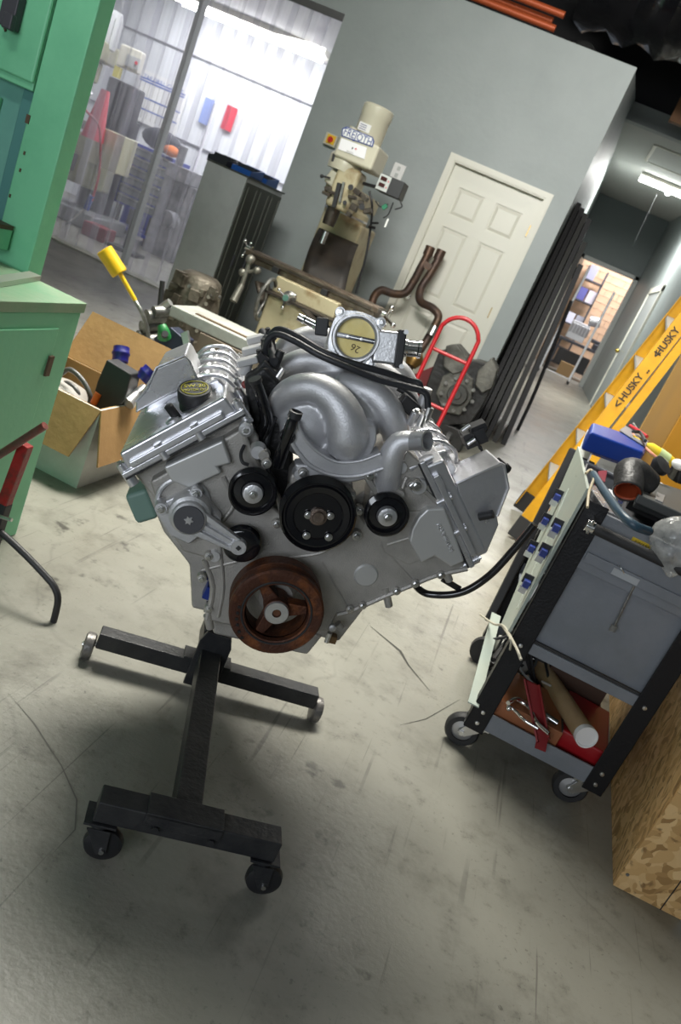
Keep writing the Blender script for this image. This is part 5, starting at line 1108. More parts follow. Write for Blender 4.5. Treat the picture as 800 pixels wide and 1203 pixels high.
# digital readout
rp = [(442, 196), (474, 209), (471, 236), (432, 222)]
dY = 5.75
dc = W(453, 216, Y=dY)
ro = root('digital_readout', dc, 'black digital readout box with grey face at the right of the mill head', 'readout')
MB().box((dc.x+.035, dY+.08, dc.z), (.18, .16, .115)).build('case', MBLK, ro, bevel=.004)
MB().box((dc.x-.015, dY-.004, dc.z), (.085, .006, .105)).build('face', GR, ro, bevel=.002)
for i in (0, 1):
    MB().box((dc.x-.022, dY-.009, dc.z+.025-i*.042), (.045, .004, .026)).build('display', mat('dark_red_display', (.05, .005, .01), .2), ro); MB().box((dc.x+.015, dY-.009, dc.z+.02-i*.042), (.008, .004, .008)).build('button', REDP, ro)
MB().bar(T(425, 215, 6.0), (dc.x-.02, dY+.1, dc.z-.03), .03, .02).build('bracket_arm', MBLK, ro)
b = MB(); b.tube([W(441, 236, Y=5.8), W(447, 243, Y=5.8), W(456, 240, Y=5.8)], .005, 6, 5); b.tube([W(462, 238, Y=5.8), W(456, 252, Y=5.8), W(450, 256, Y=5.8)], .005, 6, 5); b.tube([W(470, 236, Y=5.8), W(472, 243, Y=5.8), W(464, 246, Y=5.8)], .005, 6, 5); b.build('cable', MBLK, ro)
MB().box(W(452, 243, Y=5.8), (.03, .02, .04), MX.Rotation(.6, 3, 'Y')).build('plug', mat('green_plug', (.02, .2, .1), .5), ro, bevel=.003)
MB().box(W(454, 262, Y=5.8), (.012, .003, .06)).build('tag', WP, ro)
# wall fittings
def wallbox(px, py, w_, h_, m_, name, label, cat, th=.03):
    p = W(px, py, Y=YB-th); r = root(name, (p.x, YB, p.z-h_/2), label, cat); MB().bx((p.x-w_/2, YB-th, p.z-h_/2), (p.x+w_/2, YB-.0005, p.z+h_/2)).build('plate', m_, r, bevel=.004); return r, p
r, p = wallbox(388, 164, .115, .10, MCC, 'rotary_switch', 'yellow isolator switch with red knob on the wall left of the mill', 'switch', .06)
MB().bx((p.x-.035, YB-.066, p.z-.035), (p.x+.045, YB-.06, p.z+.04)).build('yellow_plate', mat('yellow_plate', (.8, .5, .02), .4), r)
b = MB().lathe([(.026, 0), (.024, .02), (0, .02)], (p.x+.005, YB-.066, p.z), (0, -1, 0), 20); b.box((p.x+.005, YB-.092, p.z), (.012, .02, .05), MX.Rotation(.5, 3, 'Y')); b.build('knob', mat('red_knob', (.6, .03, .01), .4), r)
r, p = wallbox(467, 202, .11, .14, WP, 'outlet_cover', 'white outlet cover plate on the wall behind the digital readout', 'outlet', .012)
for s in (-.03, .03): MB().box((p.x, YB-.013, p.z+s), (.03, .004, .036)).build('socket', GR, r, bevel=.002)
# ---------------- exhaust pipes against the door
EX_ = mat('rusty_exhaust', (.085, .06, .052), .45, .6, .3, 60, (.13, .075, .045), 8)
ep = root('exhaust_pipes', W(500, 380, Y=7.1), 'rusty twin exhaust pipes leaning upright against the cream door', 'exhaust pipe')
def ex_(pts, r_): return MB().tube([W(x, y, Y=Y) for x, y, Y in pts], r_, 14, 7).build('pipe', EX_, ep)
ex_([(505, 292, 7.3), (501, 302, 7.28), (494, 315, 7.25), (486, 330, 7.2), (476, 344, 7.15), (462, 345, 7.1), (448, 341, 7.05), (439, 350, 7.0), (434, 372, 6.95)], .036)
ex_([(518, 296, 7.3), (513, 308, 7.28), (505, 322, 7.25), (494, 340, 7.2), (494, 354, 7.15), (508, 362, 7.1), (515, 372, 7.08), (508, 388, 7.05), (500, 402, 7.0), (490, 416, 6.95)], .036)
for (x, y, x2, y2) in ((506, 290, 502, 300), (519, 294, 514, 305)): MB().cyl(W(x, y, Y=7.3), W(x2, y2, Y=7.29), .044, n=16).build('flange', EX_, ep)
MB().bar(W(497, 309, Y=7.24), W(506, 315, Y=7.24), .06, .02, (0, 1, 0)).build('clamp', EX_, ep)
p, q = W(511, 384, Y=7.02), W(506, 394, Y=7.0); MB().cyl(p, q, .043, n=16).build('clamp', STEEL, ep)
p, q = W(492, 413, Y=6.95), W(482, 430, Y=6.9); L_ = (q-p).length; MB().lathe([(.036, 0), (.075, L_*.3), (.08, L_*.6), (.05, L_)], p, q-p, 20).build('converter', mat('heat_tinted_brass', (.32, .19, .06), .35, .8), ep)
MB().cyl(q, (q.x-.05, q.y-.05, .0), .035, n=14).build('tail_pipe', EX_, ep)
# ---------------- red hand truck with engine block behind it
RT_ = mat('red_enamel', (.42, .012, .018), .35)
Yh = 5.8
ht = root('hand_truck', (W(520, 480, Y=Yh).x, Yh, 0), 'red tubular hand truck with rounded top before the cream door', 'hand truck')
L0, R0 = W(489, 444, Y=Yh), W(518, 489, Y=Yh)
aL, aR = W(520, 385, Y=Yh), W(563, 398, Y=Yh)
top = W(541, 372, Y=Yh)
xl, xr = (L0.x+aL.x)/2, (R0.x+aR.x)/2+.01; rad = (xr-xl)/2; zc = top.z-rad
pts = [V((xl, Yh-.15, .1)), V((xl, Yh-.05, .5)), V((xl, Yh, zc))]+[V(((xl+xr)/2-rad*math.cos(PI*k/8), Yh, zc+rad*math.sin(PI*k/8))) for k in range(1, 8)]+[V((xr, Yh, zc)), V((xr, Yh-.05, .5)), V((xr, Yh-.15, .1))]
MB().tube(pts, .0155, 14, 4).build('frame_tube', RT_, ht)
zc1 = W(528, 418, Y=Yh).z; zc2 = W(513, 478, Y=Yh).z
for z in (zc1, zc2): MB().cyl((xl, Yh-.0, z), (xr, Yh-.0, z), .013, n=12).build('crossbar', RT_, ht)
MB().bx((xl-.05, Yh-.4, .02), (xr+.05, Yh-.14, .03)).build('toe_plate', RT_, ht)
MB().cyl((xl-.1, Yh-.05, .12), (xr+.1, Yh-.05, .12), .012).build('axle', STEEL, ht)
for x in (xl-.1, xr+.1): MB().lathe([(.03, -.03), (.1, -.03), (.12, -.015), (.12, .015), (.1, .03), (.03, .03)], (x, Yh-.05, .12), (1, 0, 0), 24).build('wheel', RUB, ht)
OB = mat('dirty_block_alloy', (.17, .17, .15), .6, .3, .6, 26, (.05, .05, .045), 6); ODK = mat('oily_black_iron', (.03, .03, .03), .45, .3, .5, 30)
Yb = 6.35
ob = root('engine_block', (W(545, 450, Y=Yb).x, Yb, 0), 'dirty old V engine block standing behind the red hand truck', 'engine block')
def o2(pts, y0, y1, name, m_, bv=.01): return pp(pts, y0, y1, name, m_, ob, bv)
o2([(505, 440), (516, 412), (530, 410), (545, 424), (560, 424), (580, 430), (583, 445), (566, 478), (552, 498), (520, 500), (500, 490), (498, 462)], Yb+.05, Yb+.35, 'crankcase', ODK)
o2([(520, 430), (524, 406), (536, 405), (549, 420), (545, 436), (532, 440)], Yb-.02, Yb+.3, 'cylinder_bank', OB)
o2([(561, 436), (577, 421), (584, 435), (578, 456), (566, 462), (558, 452)], Yb-.02, Yb+.3, 'cylinder_bank', OB)
o2([(520, 442), (540, 432), (556, 446), (554, 470), (540, 488), (520, 484), (512, 462)], Yb-.0, Yb+.06, 'front_cover', OB)
c = W(537, 464, Y=Yb-.05); MB().lathe([(.0, -.02), (.03, -.02), (.035, 0), (.075, 0), (.085, .03), (.085, .07)], c, (0, 1, 0), 28).build('crank_pulley', mat('dark_worn_steel', (.09, .09, .085), .4, .6), ob)
for k in range(9):
    a = k*.7; MB().hexa(c+V((.13*math.cos(a), .04, .13*math.sin(a))), (0, -1, 0), .016, .02).build('bolt', GRM, ob)
MB().bx((W(505, 470, Y=Yb).x, Yb+.05, 0), (W(560, 490, Y=Yb).x, Yb+.35, .18)).build('sump', ODK, ob, bevel=.02)
o2([(486, 440), (510, 430), (507, 470), (490, 488)], Yb+.1, Yb+.3, 'red_bracket', mat('dark_red_iron', (.13, .01, .012), .5), .005)
# ---------------- dark panels leaning in the hall mouth
grp = 'black sheets leaning against the hall wall'
def sheet(yb0, yb1, xb, xt, zt, th, m_, lab, cut=.0):
    vs = [(xb, yb0, .0), (xb, yb1, .0), (xt, yb1, zt), (xt, yb0+cut, zt)]
    o = MB().ext(vs, [(x-th, y, z+.001) for x, y, z in vs]).build('panel_sheet', m_, bevel=.002); return tag(o, lab, 'panel', grp)
SBK = mat('black_sheet', (.004, .004, .005), .5, 0, .1, 10, spec=.25); SOL = mat('dark_olive_sheet', (.012, .012, .01), .5, spec=.25)
for i in range(4):
    sheet(7.47+.05*i, 9.6, -.18+.055*i, -.215+.052*i, 2.32-.04*i, .046, SOL if i == 2 else SBK, ['tall black sheet leaning closest to the hall wall', 'second tall black sheet out from the hall wall', 'olive black sheet third out from the hall wall', 'fourth tall black sheet out from the hall wall'][i], .9-.12*i)
sheet(7.66, 9.4, .07, .0, 2.0, .05, SOL, 'olive black sheet leaning second from the outside', .5)
sheet(7.75, 9.2, .16, .06, 1.8, .05, SBK, 'shorter black sheet leaning outermost of the stack', .3)
p = W(625, 434, Z=0); b = MB().tube([V((.23, 9.1, .0)), V((.21, 9.1, .5)), V((.12, 9.1, 1.5))], .02, 10, 4); tag(b.build('black_pipe', MBLK), 'thin black pipe leaning on the outermost sheet', 'pipe')
b = MB(); p = W(619, 432, Z=0); b.cyl((p.x, p.y, .02), (p.x+.05, p.y, .25), .03, n=10); b.bx((p.x-.06, p.y-.1, 0), (p.x+.06, p.y+.1, .03)); tag(b.build('door_stop', MBLK), 'small black stand on the hall floor beyond the leaning sheets', 'stand')
# ---------------- ladder
LY_ = mat('ladder_yellow', (.78, .40, .01), .4, 0, .08, 70, (.62, .31, .01), 6); LG = mat('ladder_grey', (.42, .43, .42), .45, .4)
ld = root('stepladder', (.6, 5.0, 0), 'folded yellow fibreglass stepladder leaning over the floor behind the utility cart', 'ladder')
A0, B0 = W(609, 600, Z=0), W(603, 634, Z=0)
At = W(800, 361, Y=5.25); Bt = W(800, 381, Y=4.95); At = A0+(At-A0)*1.25; Bt = B0+(Bt-B0)*1.25
def rail(p, q, side, w_=.075, m_=LY_, name='rail'):
    d = (q-p).normalized(); ydir = V((0, 1, 0)); ydir = (ydir-d*ydir.dot(d)).normalized(); n_ = d.cross(ydir)
    def ch(a, c, e, f): # box section along d; a..c across y, e..f across n
        v = [p+ydir*y+n_*x for x, y in ((e, a), (f, a), (f, c), (e, c))]; return v, [k+(q-p) for k in v]
    b = MB(); b.ext(*ch(-.003, .003, -w_/2, w_/2)); b.ext(*ch(0, side*.028, -w_/2, -w_/2+.005)); b.ext(*ch(0, side*.028, w_/2-.005, w_/2))
    o = b.build(name, m_, ld, flat=True); return o, d, ydir, n_
ra, d1_, y1_, n1_ = rail(A0+V((0, 0, .04)), At, -1, .085)
rb, d2_, y2_, n2_ = rail(B0+V((0, 0, .04)), Bt, 1, .085)
for k in range(1, 7):
    f_ = .06+k*.14; p, q = A0.lerp(At, f_), B0.lerp(Bt, f_)
    MB().bar(p, q, .075, .02, (.0, 0, 1)).build('step', LG, ld, bevel=.003)
for p, dd in ((A0, d1_), (B0, d2_)):
    MB().bar(p+V((0, 0, .012)), p+dd*.12+V((0, 0, .03)), .10, .03, (0, 1, 0)).build('foot', RUB, ld, bevel=.004)
off = V((.13, 0, 0))
for p0_, q0_ in ((A0, At), (B0, Bt)):
    p, q = p0_+off+V((.0, 0, .25)), q0_+off*.55-(q0_-p0_)*.04
    rail(p, q, 1, .05, LY_, 'rear_rail')
for k in range(1, 5):
    f_ = .15+k*.17; p, q = (A0+off).lerp(At+off*.5, f_), (B0+off).lerp(Bt+off*.5, f_); MB().bar(p, q, .03, .01).build('rear_brace', LG, ld)
# lettering on the near rail, running up the rail
def onrail(s, f_, size, m_, extra=0):
    p = B0+V((0, 0, .04)); p = p+(Bt-p)*f_; z = y2_*-1; x = d2_; y = z.cross(x); m = MX((x, y, z)).transposed().to_4x4(); m.translation = p+z*.005; return text(s, m, size, m_, rb, bold=.001)
BKP = mat('black_print', (.03, .02, .01), .6)
def fr_at(px, py): 
    a = W(px, py, Y=4.8); L_ = Bt-B0; return (a-B0).dot(L_)/L_.dot(L_)
onrail('HUSKY', fr_at(747, 461), .058, BKP); onrail('HUSKY', fr_at(792, 402), .058, BKP)
for (x, y) in ((730, 481), (779, 418)):
    f_ = fr_at(x, y)
    onrail('<', f_, .07, BKP)
for f_ in (fr_at(760, 437), fr_at(768, 439)): onrail('.', f_, .08, BKP)
# rung label
p = B0.lerp(Bt, fr_at(797, 385)); 
# ---------------- golden plywood sheets at the right
PW = mat('golden_plywood', (.42, .24, .06), .4, 0, .1, 20, (.33, .2, .07), 3, stretch=(1, 1, .15), coat=.2)
PO = mat('orange_varnished_wood', (.55, .26, .02), .35, 0, .1, 20, (.45, .2, .02), 3, stretch=(1, 1, .1))
xe = W(760, 490, Y=4.2).x
tag(MB().bx((xe, 4.2, 0), (xe+1.0, 4.23, 1.36)).build('plywood_sheet', PW), 'tall tan plywood sheet standing behind the cart at the right edge', 'sheet')
xe = W(792, 505, Y=4.1).x
tag(MB().bx((xe, 4.12, 0), (xe+.8, 4.15, 1.30)).build('plywood_sheet', PO), 'orange varnished board standing in front of the tan plywood', 'sheet')
# ---------------- utility cart
CG = mat('cart_grey_paint', (.19, .205, .23), .42, 0, .1, 120, (.165, .18, .20), 8); CGD = mat('cart_shadow_grey', (.13, .14, .155), .5, 0, .1, 100); CBK = mat('cart_black_post', (.009, .009, .011), .45, 0, .15, 130, spec=.3)
x0, x1, y0, y1 = .315, .745, 2.17, 2.88; ZT_ = .86
ca = root('utility_cart', ((x0+x1)/2, (y0+y1)/2, 0), 'grey and black steel utility cart loaded with parts at the right', 'cart')
def L_leg(x, y, sx, sy, z0=.085, z1=ZT_+.005):
    b = MB(); b.bx((x, y, z0), (x+sx*.062, y+sy*.006, z1)); b.bx((x, y, z0), (x+sx*.006, y+sy*.045, z1)); o = b.build('corner_post', CBK, ca, bevel=.003)
    for z in (.115, .155, .40, ):
        MB().lathe([(.006, 0), (.006, .004), (.0, .005)], (x+sx*.033, y+(0 if sy > 0 else 0), z), (0, -sy, 0), 12).build('bolt', STEEL, o)
for x, sx in ((x0-.008, 1), (x1+.008, -1)):
    for y, sy in ((y0-.008, 1), (y1+.008, -1)): L_leg(x, y, sx, sy)
b = MB(); b.bx((x0, y0, .10), (x1, y1, .108)); b.bx((x0, y0-.002, .10), (x1, y0+.004, .158)); b.bx((x0, y1-.004, .10), (x1, y1, .158)); b.bx((x0, y0, .10), (x0+.004, y1, .158)); b.bx((x1-.004, y0, .10), (x1, y1, .158)); b.build('lower_shelf', CG, ca)
b = MB(); b.bx((x0, y0-.002, .385), (x1, y0+.012, .42)); b.bx((x0, y0, .385), (x1, y1, .392)); b.bx((x0, y1-.01, .385), (x1, y1, .42)); b.build('middle_shelf', CG, ca, bevel=.002)
MB().bx((x0+.02, y0+.004, .42), (x1-.02, y0+.010, .428)).build('shelf_seal', mat('grimy_seam', (.03, .03, .03), .7), ca)
MB().bx((x0+.01, y0+.02, .425), (x1-.01, y0+.028, .70)).build('front_panel', CG, ca)
MB().bx((x0+.01, y1-.02, .425), (x1-.01, y1-.012, .70)).build('rear_panel', CG, ca)
b = MB(); zb_ = .70
b.bx((x0, y0, zb_), (x1, y1, zb_+.008)); b.bx((x0, y0-.004, zb_-.02), (x1, y0+.002, ZT_-.02)); b.bx((x0, y1-.004, zb_), (x1, y1, ZT_)); b.bx((x0, y0, zb_), (x0+.004, y1, ZT_)); b.bx((x1-.004, y0, zb_), (x1, y1, ZT_))
b.bx((x0, y0-.004, ZT_-.022), (x1, y0+.018, ZT_-.012)); b.bx((x0, y1-.02, ZT_-.008), (x1, y1, ZT_)); b.build('top_tray', CG, ca, bevel=.0015)
MB().bx((x0+.058, y0-.012, .705), (x1, y0-.004, .735)).build('drawer_lip', CG, ca, bevel=.002)
MB().bx((W(730, 650, Y=y0).x, y0-.014, .709), (W(760, 665, Y=y0).x, y0-.0125, .728)).build('label_sticker', mat('pale_sticker', (.38, .4, .42), .4), ca)
st_ = W(753, 640, Y=y0-.01); MB().box((st_.x, y0-.006, st_.z), (.055, .002, .02)).build('warning_sticker', mat('yellow_sticker', (.6, .42, .02), .4), ca)
text('AWARD', MX.Translation((st_.x+.004, y0-.0075, st_.z)) @ MX.Rotation(PI/2, 4, 'X'), .013, BKP, ca)
# handle
zh = W(700, 622, Y=y0-.06).z
hd = MB().cyl((x0+.03, y0-.06, zh), (x1-.03, y0-.06, zh), .0145, n=20).build('handle', RUB, ca)
for x in (x0+.022, x1-.03):
    b = MB(); b.bx((x-.004, y0-.075, zh-.018), (x+.004, y0-.002, zh+.022)); b.bx((x-.02, y0-.006, zh-.02), (x+.004, y0-.002, zh+.024)); b.cyl((x-.012, y0-.06, zh), (x+.012, y0-.06, zh), .017, n=18); b.build('handle_bracket', CHROME, ca, bevel=.002)
# thin rod hanging and hook on the panel
p, q = W(751, 676, Y=y0-.005), W(722, 735, Y=y0-.005)
rod = root('pry_tool', p, 'slim flat ended steel pry tool hanging on the cart front panel', 'tool')
MB().cyl(p, q, .0035, n=8).build('shaft', GRM, rod); MB().bar(q, q+(q-p)*.12, .018, .004, (0, 1, 0)).build('blade', GRM, rod)
p = W(732, 672, Y=y0-.01); tag(MB().tube([W(726, 664, Y=y0-.008), W(730, 668, Y=y0-.02), W(734, 675, Y=y0-.01)], .002, 6, 4).build('wire_hook', STEEL), 'small wire hook under the cart lip left of the pry tool', 'hook')
pp([(778, 693), (812, 712), (806, 730), (770, 712)], y0+.012, y0+.02, 'corner_plate', CG, ca, .001)
# casters
def caster(px, py, sgn):
    c = W(px, py, Y=y0+.03); c.z = .055; x = c.x
    b = MB(); b.bx((x-.01, c.y-.03, .095), (x+.07, c.y+.03, .10)); 
    for s in (-1, 1): b.ext([(x+.01, c.y+s*.022-.002, .096), (x+.065, c.y+s*.022-.002, .096), (x+.012, c.y+s*.022-.002, .045), (x-.012, c.y+s*.022-.002, .05)], [(x+.01, c.y+s*.022+.002, .096), (x+.065, c.y+s*.022+.002, .096), (x+.012, c.y+s*.022+.002, .045), (x-.012, c.y+s*.022+.002, .05)])
    f_ = b.build('caster_fork', STEEL, ca)
    MB().lathe([(.033, -.016), (.048, -.016), (.054, -.008), (.054, .008), (.048, .016), (.033, .016)], (x, c.y, .054), (0, 1, 0), 32, cap=False).build('tyre', RUB, f_)
    MB().lathe([(.0, -.014), (.008, -.017), (.012, -.012), (.034, -.008), (.034, .008), (.0, .012)], (x, c.y, .054), (0, 1, 0), 28).build('hub', mat('grey_hub', (.4, .4, .4), .35, .6), f_)
    MB().hexa((x, c.y-.024, .054), (0, -1, 0), .008, .008).build('axle_bolt', STEEL, f_)
caster(542, 858, 1); caster(668, 925, 1)
for x in (x0+.02, x1-.06):
    b = MB(); c = V((x, y1-.06, .054)); b.bx((x-.01, c.y-.03, .095), (x+.07, c.y+.03, .10)); b.bx((x, c.y-.02, .05), (x+.03, c.y-.017, .096)); b.bx((x, c.y+.017, .05), (x+.03, c.y+.02, .096)); f_ = b.build('caster_fork', STEEL, ca)
    MB().cyl((x, c.y-.014, .054), (x, c.y+.014, .054), .054, n=28).build('tyre', RUB, f_)
# board with blue clips on the cart's left side
XP = .300
PB = mat('pale_green_grey_board', (.36, .42, .38), .4, 0, .1, 20, (.42, .46, .4), 4)
bd = root('tool_board', (XP, 2.6, 0), 'pale board with blue holders hanging on the left side of the cart', 'board')
q = [V((0, p[0], p[1])) for p in ((2.95, .885), (2.20, .885), (2.20, .40), (2.42, .33), (2.62, .52))]
MB().ext([(XP-.006, p.y, p.z) for p in q], [(XP+.003, p.y, p.z) for p in q]).build('panel', PB, bd)
p, q_ = W(674, 528, X=XP-.01), W(573, 730, X=XP-.01)
MB().bar(p, q_, .03, .03).build('edge_trim', MBLK, bd, bevel=.004)
p, q_ = W(668, 575, X=XP-.004), W(608, 715, X=XP-.004); MB().bar(p, q_, .006, .012).build('rail', mat('pale_rail', (.5, .55, .5), .35), bd)
for (x, y) in ((654, 585), (640, 613), (653, 621), (624, 645), (638, 650), (618, 686)):
    p = W(x, y, X=XP-.02); o = MB().box(p, (.02, .03, .026)).build('holder', mat('blue_holder', (.02, .04, .22), .4), bd, bevel=.002)
    MB().box(p+V((-.004, -.016, -.016)), (.022, .012, .018)).build('holder_clip', STEEL, o); MB().box(p+V((.0, .012, .012)), (.03, .006, .03)).build('holder_back', MBLK, o)
p = W(677, 560, X=XP-.004); MB().lathe([(.007, 0), (.0, .004)], p, (-1, 0, 0), 12).build('rivet', STEEL, bd)
p, q_ = W(583, 722, X=.30), W(556, 828, X=.302); tag(MB().bar(p, q_, .004, .035, (1, 0, 0)).build('flat_strip', PB), 'pale flat strip leaning beside the lower left cart post', 'strip')
wr = MB(); wr.tube([W(564, 722, X=.27), W(580, 733, X=.28), W(592, 736, X=.29), W(606, 760, X=.31), W(612, 775, X=.33)], .004, 8, 6); wr.tube([W(590, 735, X=.29), W(600, 752, X=.3), W(598, 768, X=.33)], .0035, 8, 5); tag(wr.build('cable', mat('pale_cable', (.5, .47, .38), .5)), 'pale cable sticking out at the left side of the cart', 'cable')
# ---------------- things on the cart's lower shelf
def zf(x, y, z): return W(x, y, Z=z)
p = zf(605, 842, .13)
cpb = root('wooden_box', (.45, 2.32, .108), 'copper brown wooden box lying at the left of the lower cart shelf', 'box')
CW = mat('copper_brown_wood', (.36, .13, .05), .45, 0, .1, 40, (.28, .1, .04), 5)
v = [V((x, y, 0)) for x, y in ((.345, 2.20), (.575, 2.19), (.585, 2.42), (.355, 2.45))]
MB().ext([p+V((0, 0, .11)) for p in v], [p+V((0, 0, .20)) for p in v]).build('body', CW, cpb, bevel=.003)
MB().bx((.57, 2.195, .15), (.572, 2.42, .21)).build('divider', MBLK, cpb)
cl = root('clamp', zf(612, 832, .215), 'chrome clamp lying on the copper brown box', 'clamp')
CP = lambda x, y: zf(x, y, .215)
MB().tube([CP(597, 826), CP(606, 822), CP(618, 828), CP(626, 838), CP(632, 850), CP(645, 862)], [.007, .009, .009, .009, .007, .006], 12, 6).build('jaw', CHROME, cl)
MB().tube([CP(596, 830), CP(604, 834), CP(616, 846), CP(632, 856)], .005, 10, 5).build('lower_jaw', CHROME, cl)
MB().cyl(CP(637, 838), CP(655, 850), .010, n=12).build('screw_handle', mat('dark_chrome', (.4, .4, .4), .2, 1), cl)
MB().ball(CP(598, 832), .009, 10, 6).build('pad', CHROME, cl)
rc = root('red_channel', (W(630, 850, Y=2.16).x, 2.16, .12), 'folded red steel channel leaning over the lower cart shelf', 'channel')
REDM = mat('dark_red_steel', (.22, .01, .012), .4, .1)
MB().ext([W(a, c, Y=2.24 if c < 840 else 2.135) for a, c in ((616, 798), (633, 806), (644, 868), (641, 884), (628, 879), (631, 866))], [W(a, c, Y=2.24 if c < 840 else 2.135)+V((0, .008, 0)) for a, c in ((616, 798), (633, 806), (644, 868), (641, 884), (628, 879), (631, 866))]).build('web', REDM, rc, bevel=.001)
MB().bar(W(617, 799, Y=2.235), W(632, 872, Y=2.13), .005, .03, (0, 1, 0)).build('flange', REDM, rc)
MB().bar(W(634, 806, Y=2.235), W(645, 868, Y=2.13), .005, .03, (0, 1, 0)).build('flange', REDM, rc)
tu = root('cardboard_tube', W(688, 866, Y=2.16), 'long brown cardboard tube with white end cap on the lower shelf', 'tube')
p, q_ = W(689, 866, Y=2.15), W(634, 782, Y=2.62)
MB().cyl(p+(q_-p)*.01, q_, .031, n=32).build('body', mat('kraft_tube', (.40, .28, .15), .6, 0, .1, 40, (.33, .22, .11), 6), tu)
MB().lathe([(.026, .006), (.029, .0), (.033, .0), (.033, .02)], p-(q_-p).normalized()*.004, q_-p, 32).build('end_cap', mat('white_cap', (.75, .75, .75), .35), tu)
MB().lathe([(.0, .004), (.027, .004), (.027, .01)], p-(q_-p).normalized()*.004, q_-p, 32).build('cap_face', mat('white_cap', (.75, .75, .75), .35), tu)
p = W(634, 784, Y=2.6)
tag(MB().box((.66, 2.36, .155), (.15, .30, .09), MX.Rotation(-.1, 3, 'Z')).build('red_case', mat('red_case_plastic', (.32, .006, .01), .35), bevel=.008), 'bright red case at the right end of the lower cart shelf', 'case')
tag(MB().box((.62, 2.66, .20), (.20, .24, .18)).build('dark_box', mat('dark_brown_box', (.06, .03, .018), .6)), 'dark brown box at the back right of the lower cart shelf', 'box')
wb2 = MB(); rnd = random.Random(11)
for k in range(9):
    c = V((.40+rnd.uniform(-.04, .08), 2.55+rnd.uniform(-.06, .1), .14)); wb2.tube([c+V((rnd.uniform(-.07, .07), rnd.uniform(-.08, .08), rnd.uniform(-.02, .16))) for _ in range(7)], .005, 6, 5)
tag(wb2.build('cable_bundle', RUB), 'tangled black cables behind the copper brown box', 'cable')
for (pts, c_, lb) in (([(636, 800), (652, 812), (640, 838), (628, 828)], (.4, .38, .34), 'grey white wire loop beside the red channel'), ([(604, 770), (614, 790), (630, 806), (640, 812)], (.3, .32, .34), 'steel grey wire running to the red channel')):
    tag(MB().tube([W(a, c, Y=2.42) for a, c in pts], .004, 8, 6).build('wire', mat('wire_%d' % int(c_[0]*100), c_, .4)), lb, 'wire')
tag(MB().box((.40, 2.6, .16), (.1, .14, .1), MX.Rotation(.3, 3, 'Z')).build('white_adapter', mat('grey_white_plastic', (.35, .35, .33), .5), bevel=.006), 'grey white adapter box among the cables', 'adapter')
# ---------------- things in the top tray
ZS = .72
fill = MB().bx((x0+.03, y0+.06, zb_+.009), (x1-.02, y1-.05, .80)); 
tag(fill.build('parts_case', mat('dark_grey_case', (.045, .045, .05), .45), bevel=.006), 'flat dark grey case at the bottom of the cart tray', 'case')
BC = mat('blue_case_plastic', (.008, .04, .26), .38, 0, .1, 90)
def face(pts, z, h, name, m_, par=None, bv=.004, **kw):
    q = [W(a, c, Z=z) for a, c in pts]; return MB().ext([(p.x, p.y, z-h) for p in q], [(p.x, p.y, z) for p in q]).build(name, m_, par, bevel=bv, **kw)
bc = root('tool_case', W(725, 525, Z=.93), 'blue plastic tool case at the back of the cart tray', 'case')
face([(696, 496), (762, 518), (757, 531), (693, 507)], .96, .07, 'lid', BC, bc, .01)
face([(697, 498), (763, 520), (757, 533), (693, 509)], .885, .085, 'base', BC, bc, .008)
def H_(x, y, z): return W(x, y, Z=z)
face([(735, 500), (762, 518), (758, 524), (728, 505)], .967, .004, 'paper_manual', mat('grey_manual', (.2, .2, .22), .5), None, .001, label='thin grey leaflet lying on the blue tool case', cat='leaflet')
pl_ = root('pliers', H_(752, 505, .98), 'small pliers with red handles on the blue tool case', 'pliers')
MB().tube([H_(740, 500, .985), H_(750, 506, .985), H_(760, 513, .985)], .007, 8, 5).build('handle', mat('red_grip', (.45, .02, .03), .5), pl_); MB().tube([H_(744, 507, .985), H_(752, 508, .985), H_(758, 518, .985)], .007, 8, 5).build('handle', MBLK, pl_)
MB().tube([H_(744, 498, .985), H_(748, 504, .985)], .006, 8, 3).build('jaw', GRM, pl_)
yb_ = root('glue_bottle', H_(770, 530, .95), 'yellow pointed glue bottle lying right of the blue case', 'bottle')
p, q_ = H_(744, 512, .97), H_(790, 545, .93); Lb = (q_-p).length
MB().lathe([(.003, 0), (.008, Lb*.3), (.022, Lb*.42), (.026, Lb*.7), (.024, Lb*.95), (.0, Lb)], p, q_-p, 20).build('body', mat('yellow_bottle', (.75, .55, .03), .35), yb_)
MB().lathe([(.0265, Lb*.6), (.0268, Lb*.85)], p, q_-p, 20, cap=False).build('label', mat('pale_green_label', (.5, .6, .3), .5), yb_)
tag(MB().tube([H_(743, 510, .965), H_(760, 528, .955), H_(785, 548, .93)], .006, 8, 4).build('nozzle_tube', mat('pink_orange_tube', (.7, .3, .2), .5)), 'thin pink orange tube under the yellow bottle', 'tube')
# white sheet standing at the left back
tag(pX([(690, 505), (699, 520), (686, 552), (679, 530)], .34, .345, 'paper_sheet', WP, None, 0), 'white paper sheet standing at the left back of the cart tray', 'paper')
# silicone elbow, black outside and orange inside
el = root('silicone_elbow', H_(730, 570, .86), 'black silicone elbow hose with orange lining in the cart tray', 'hose')
e2_ = W(737, 578, Z=.89); e1_ = e2_+V((-.012, .075, .045)); e0_ = e1_+V((.075, .05, -.015))
pts = [e0_, e1_+V((.025, .02, .004)), e1_, e2_+V((-.004, .03, .022)), e2_]
DRB = mat('black_silicone', (.025, .025, .025), .45, 0, .3, 90); ORS = mat('orange_lining', (.35, .06, .02), .5)
MB().tube([p for p in pts], .041, 26, 5, cap=False).build('outer', DRB, el, solid=.004, ang=180)
MB().tube([pts[0].lerp(pts[1], .02), pts[1], pts[2], pts[3], pts[4].lerp(pts[3], .04)], .037, 26, 5, cap=False).build('lining', ORS, el, solid=.003, ang=180)
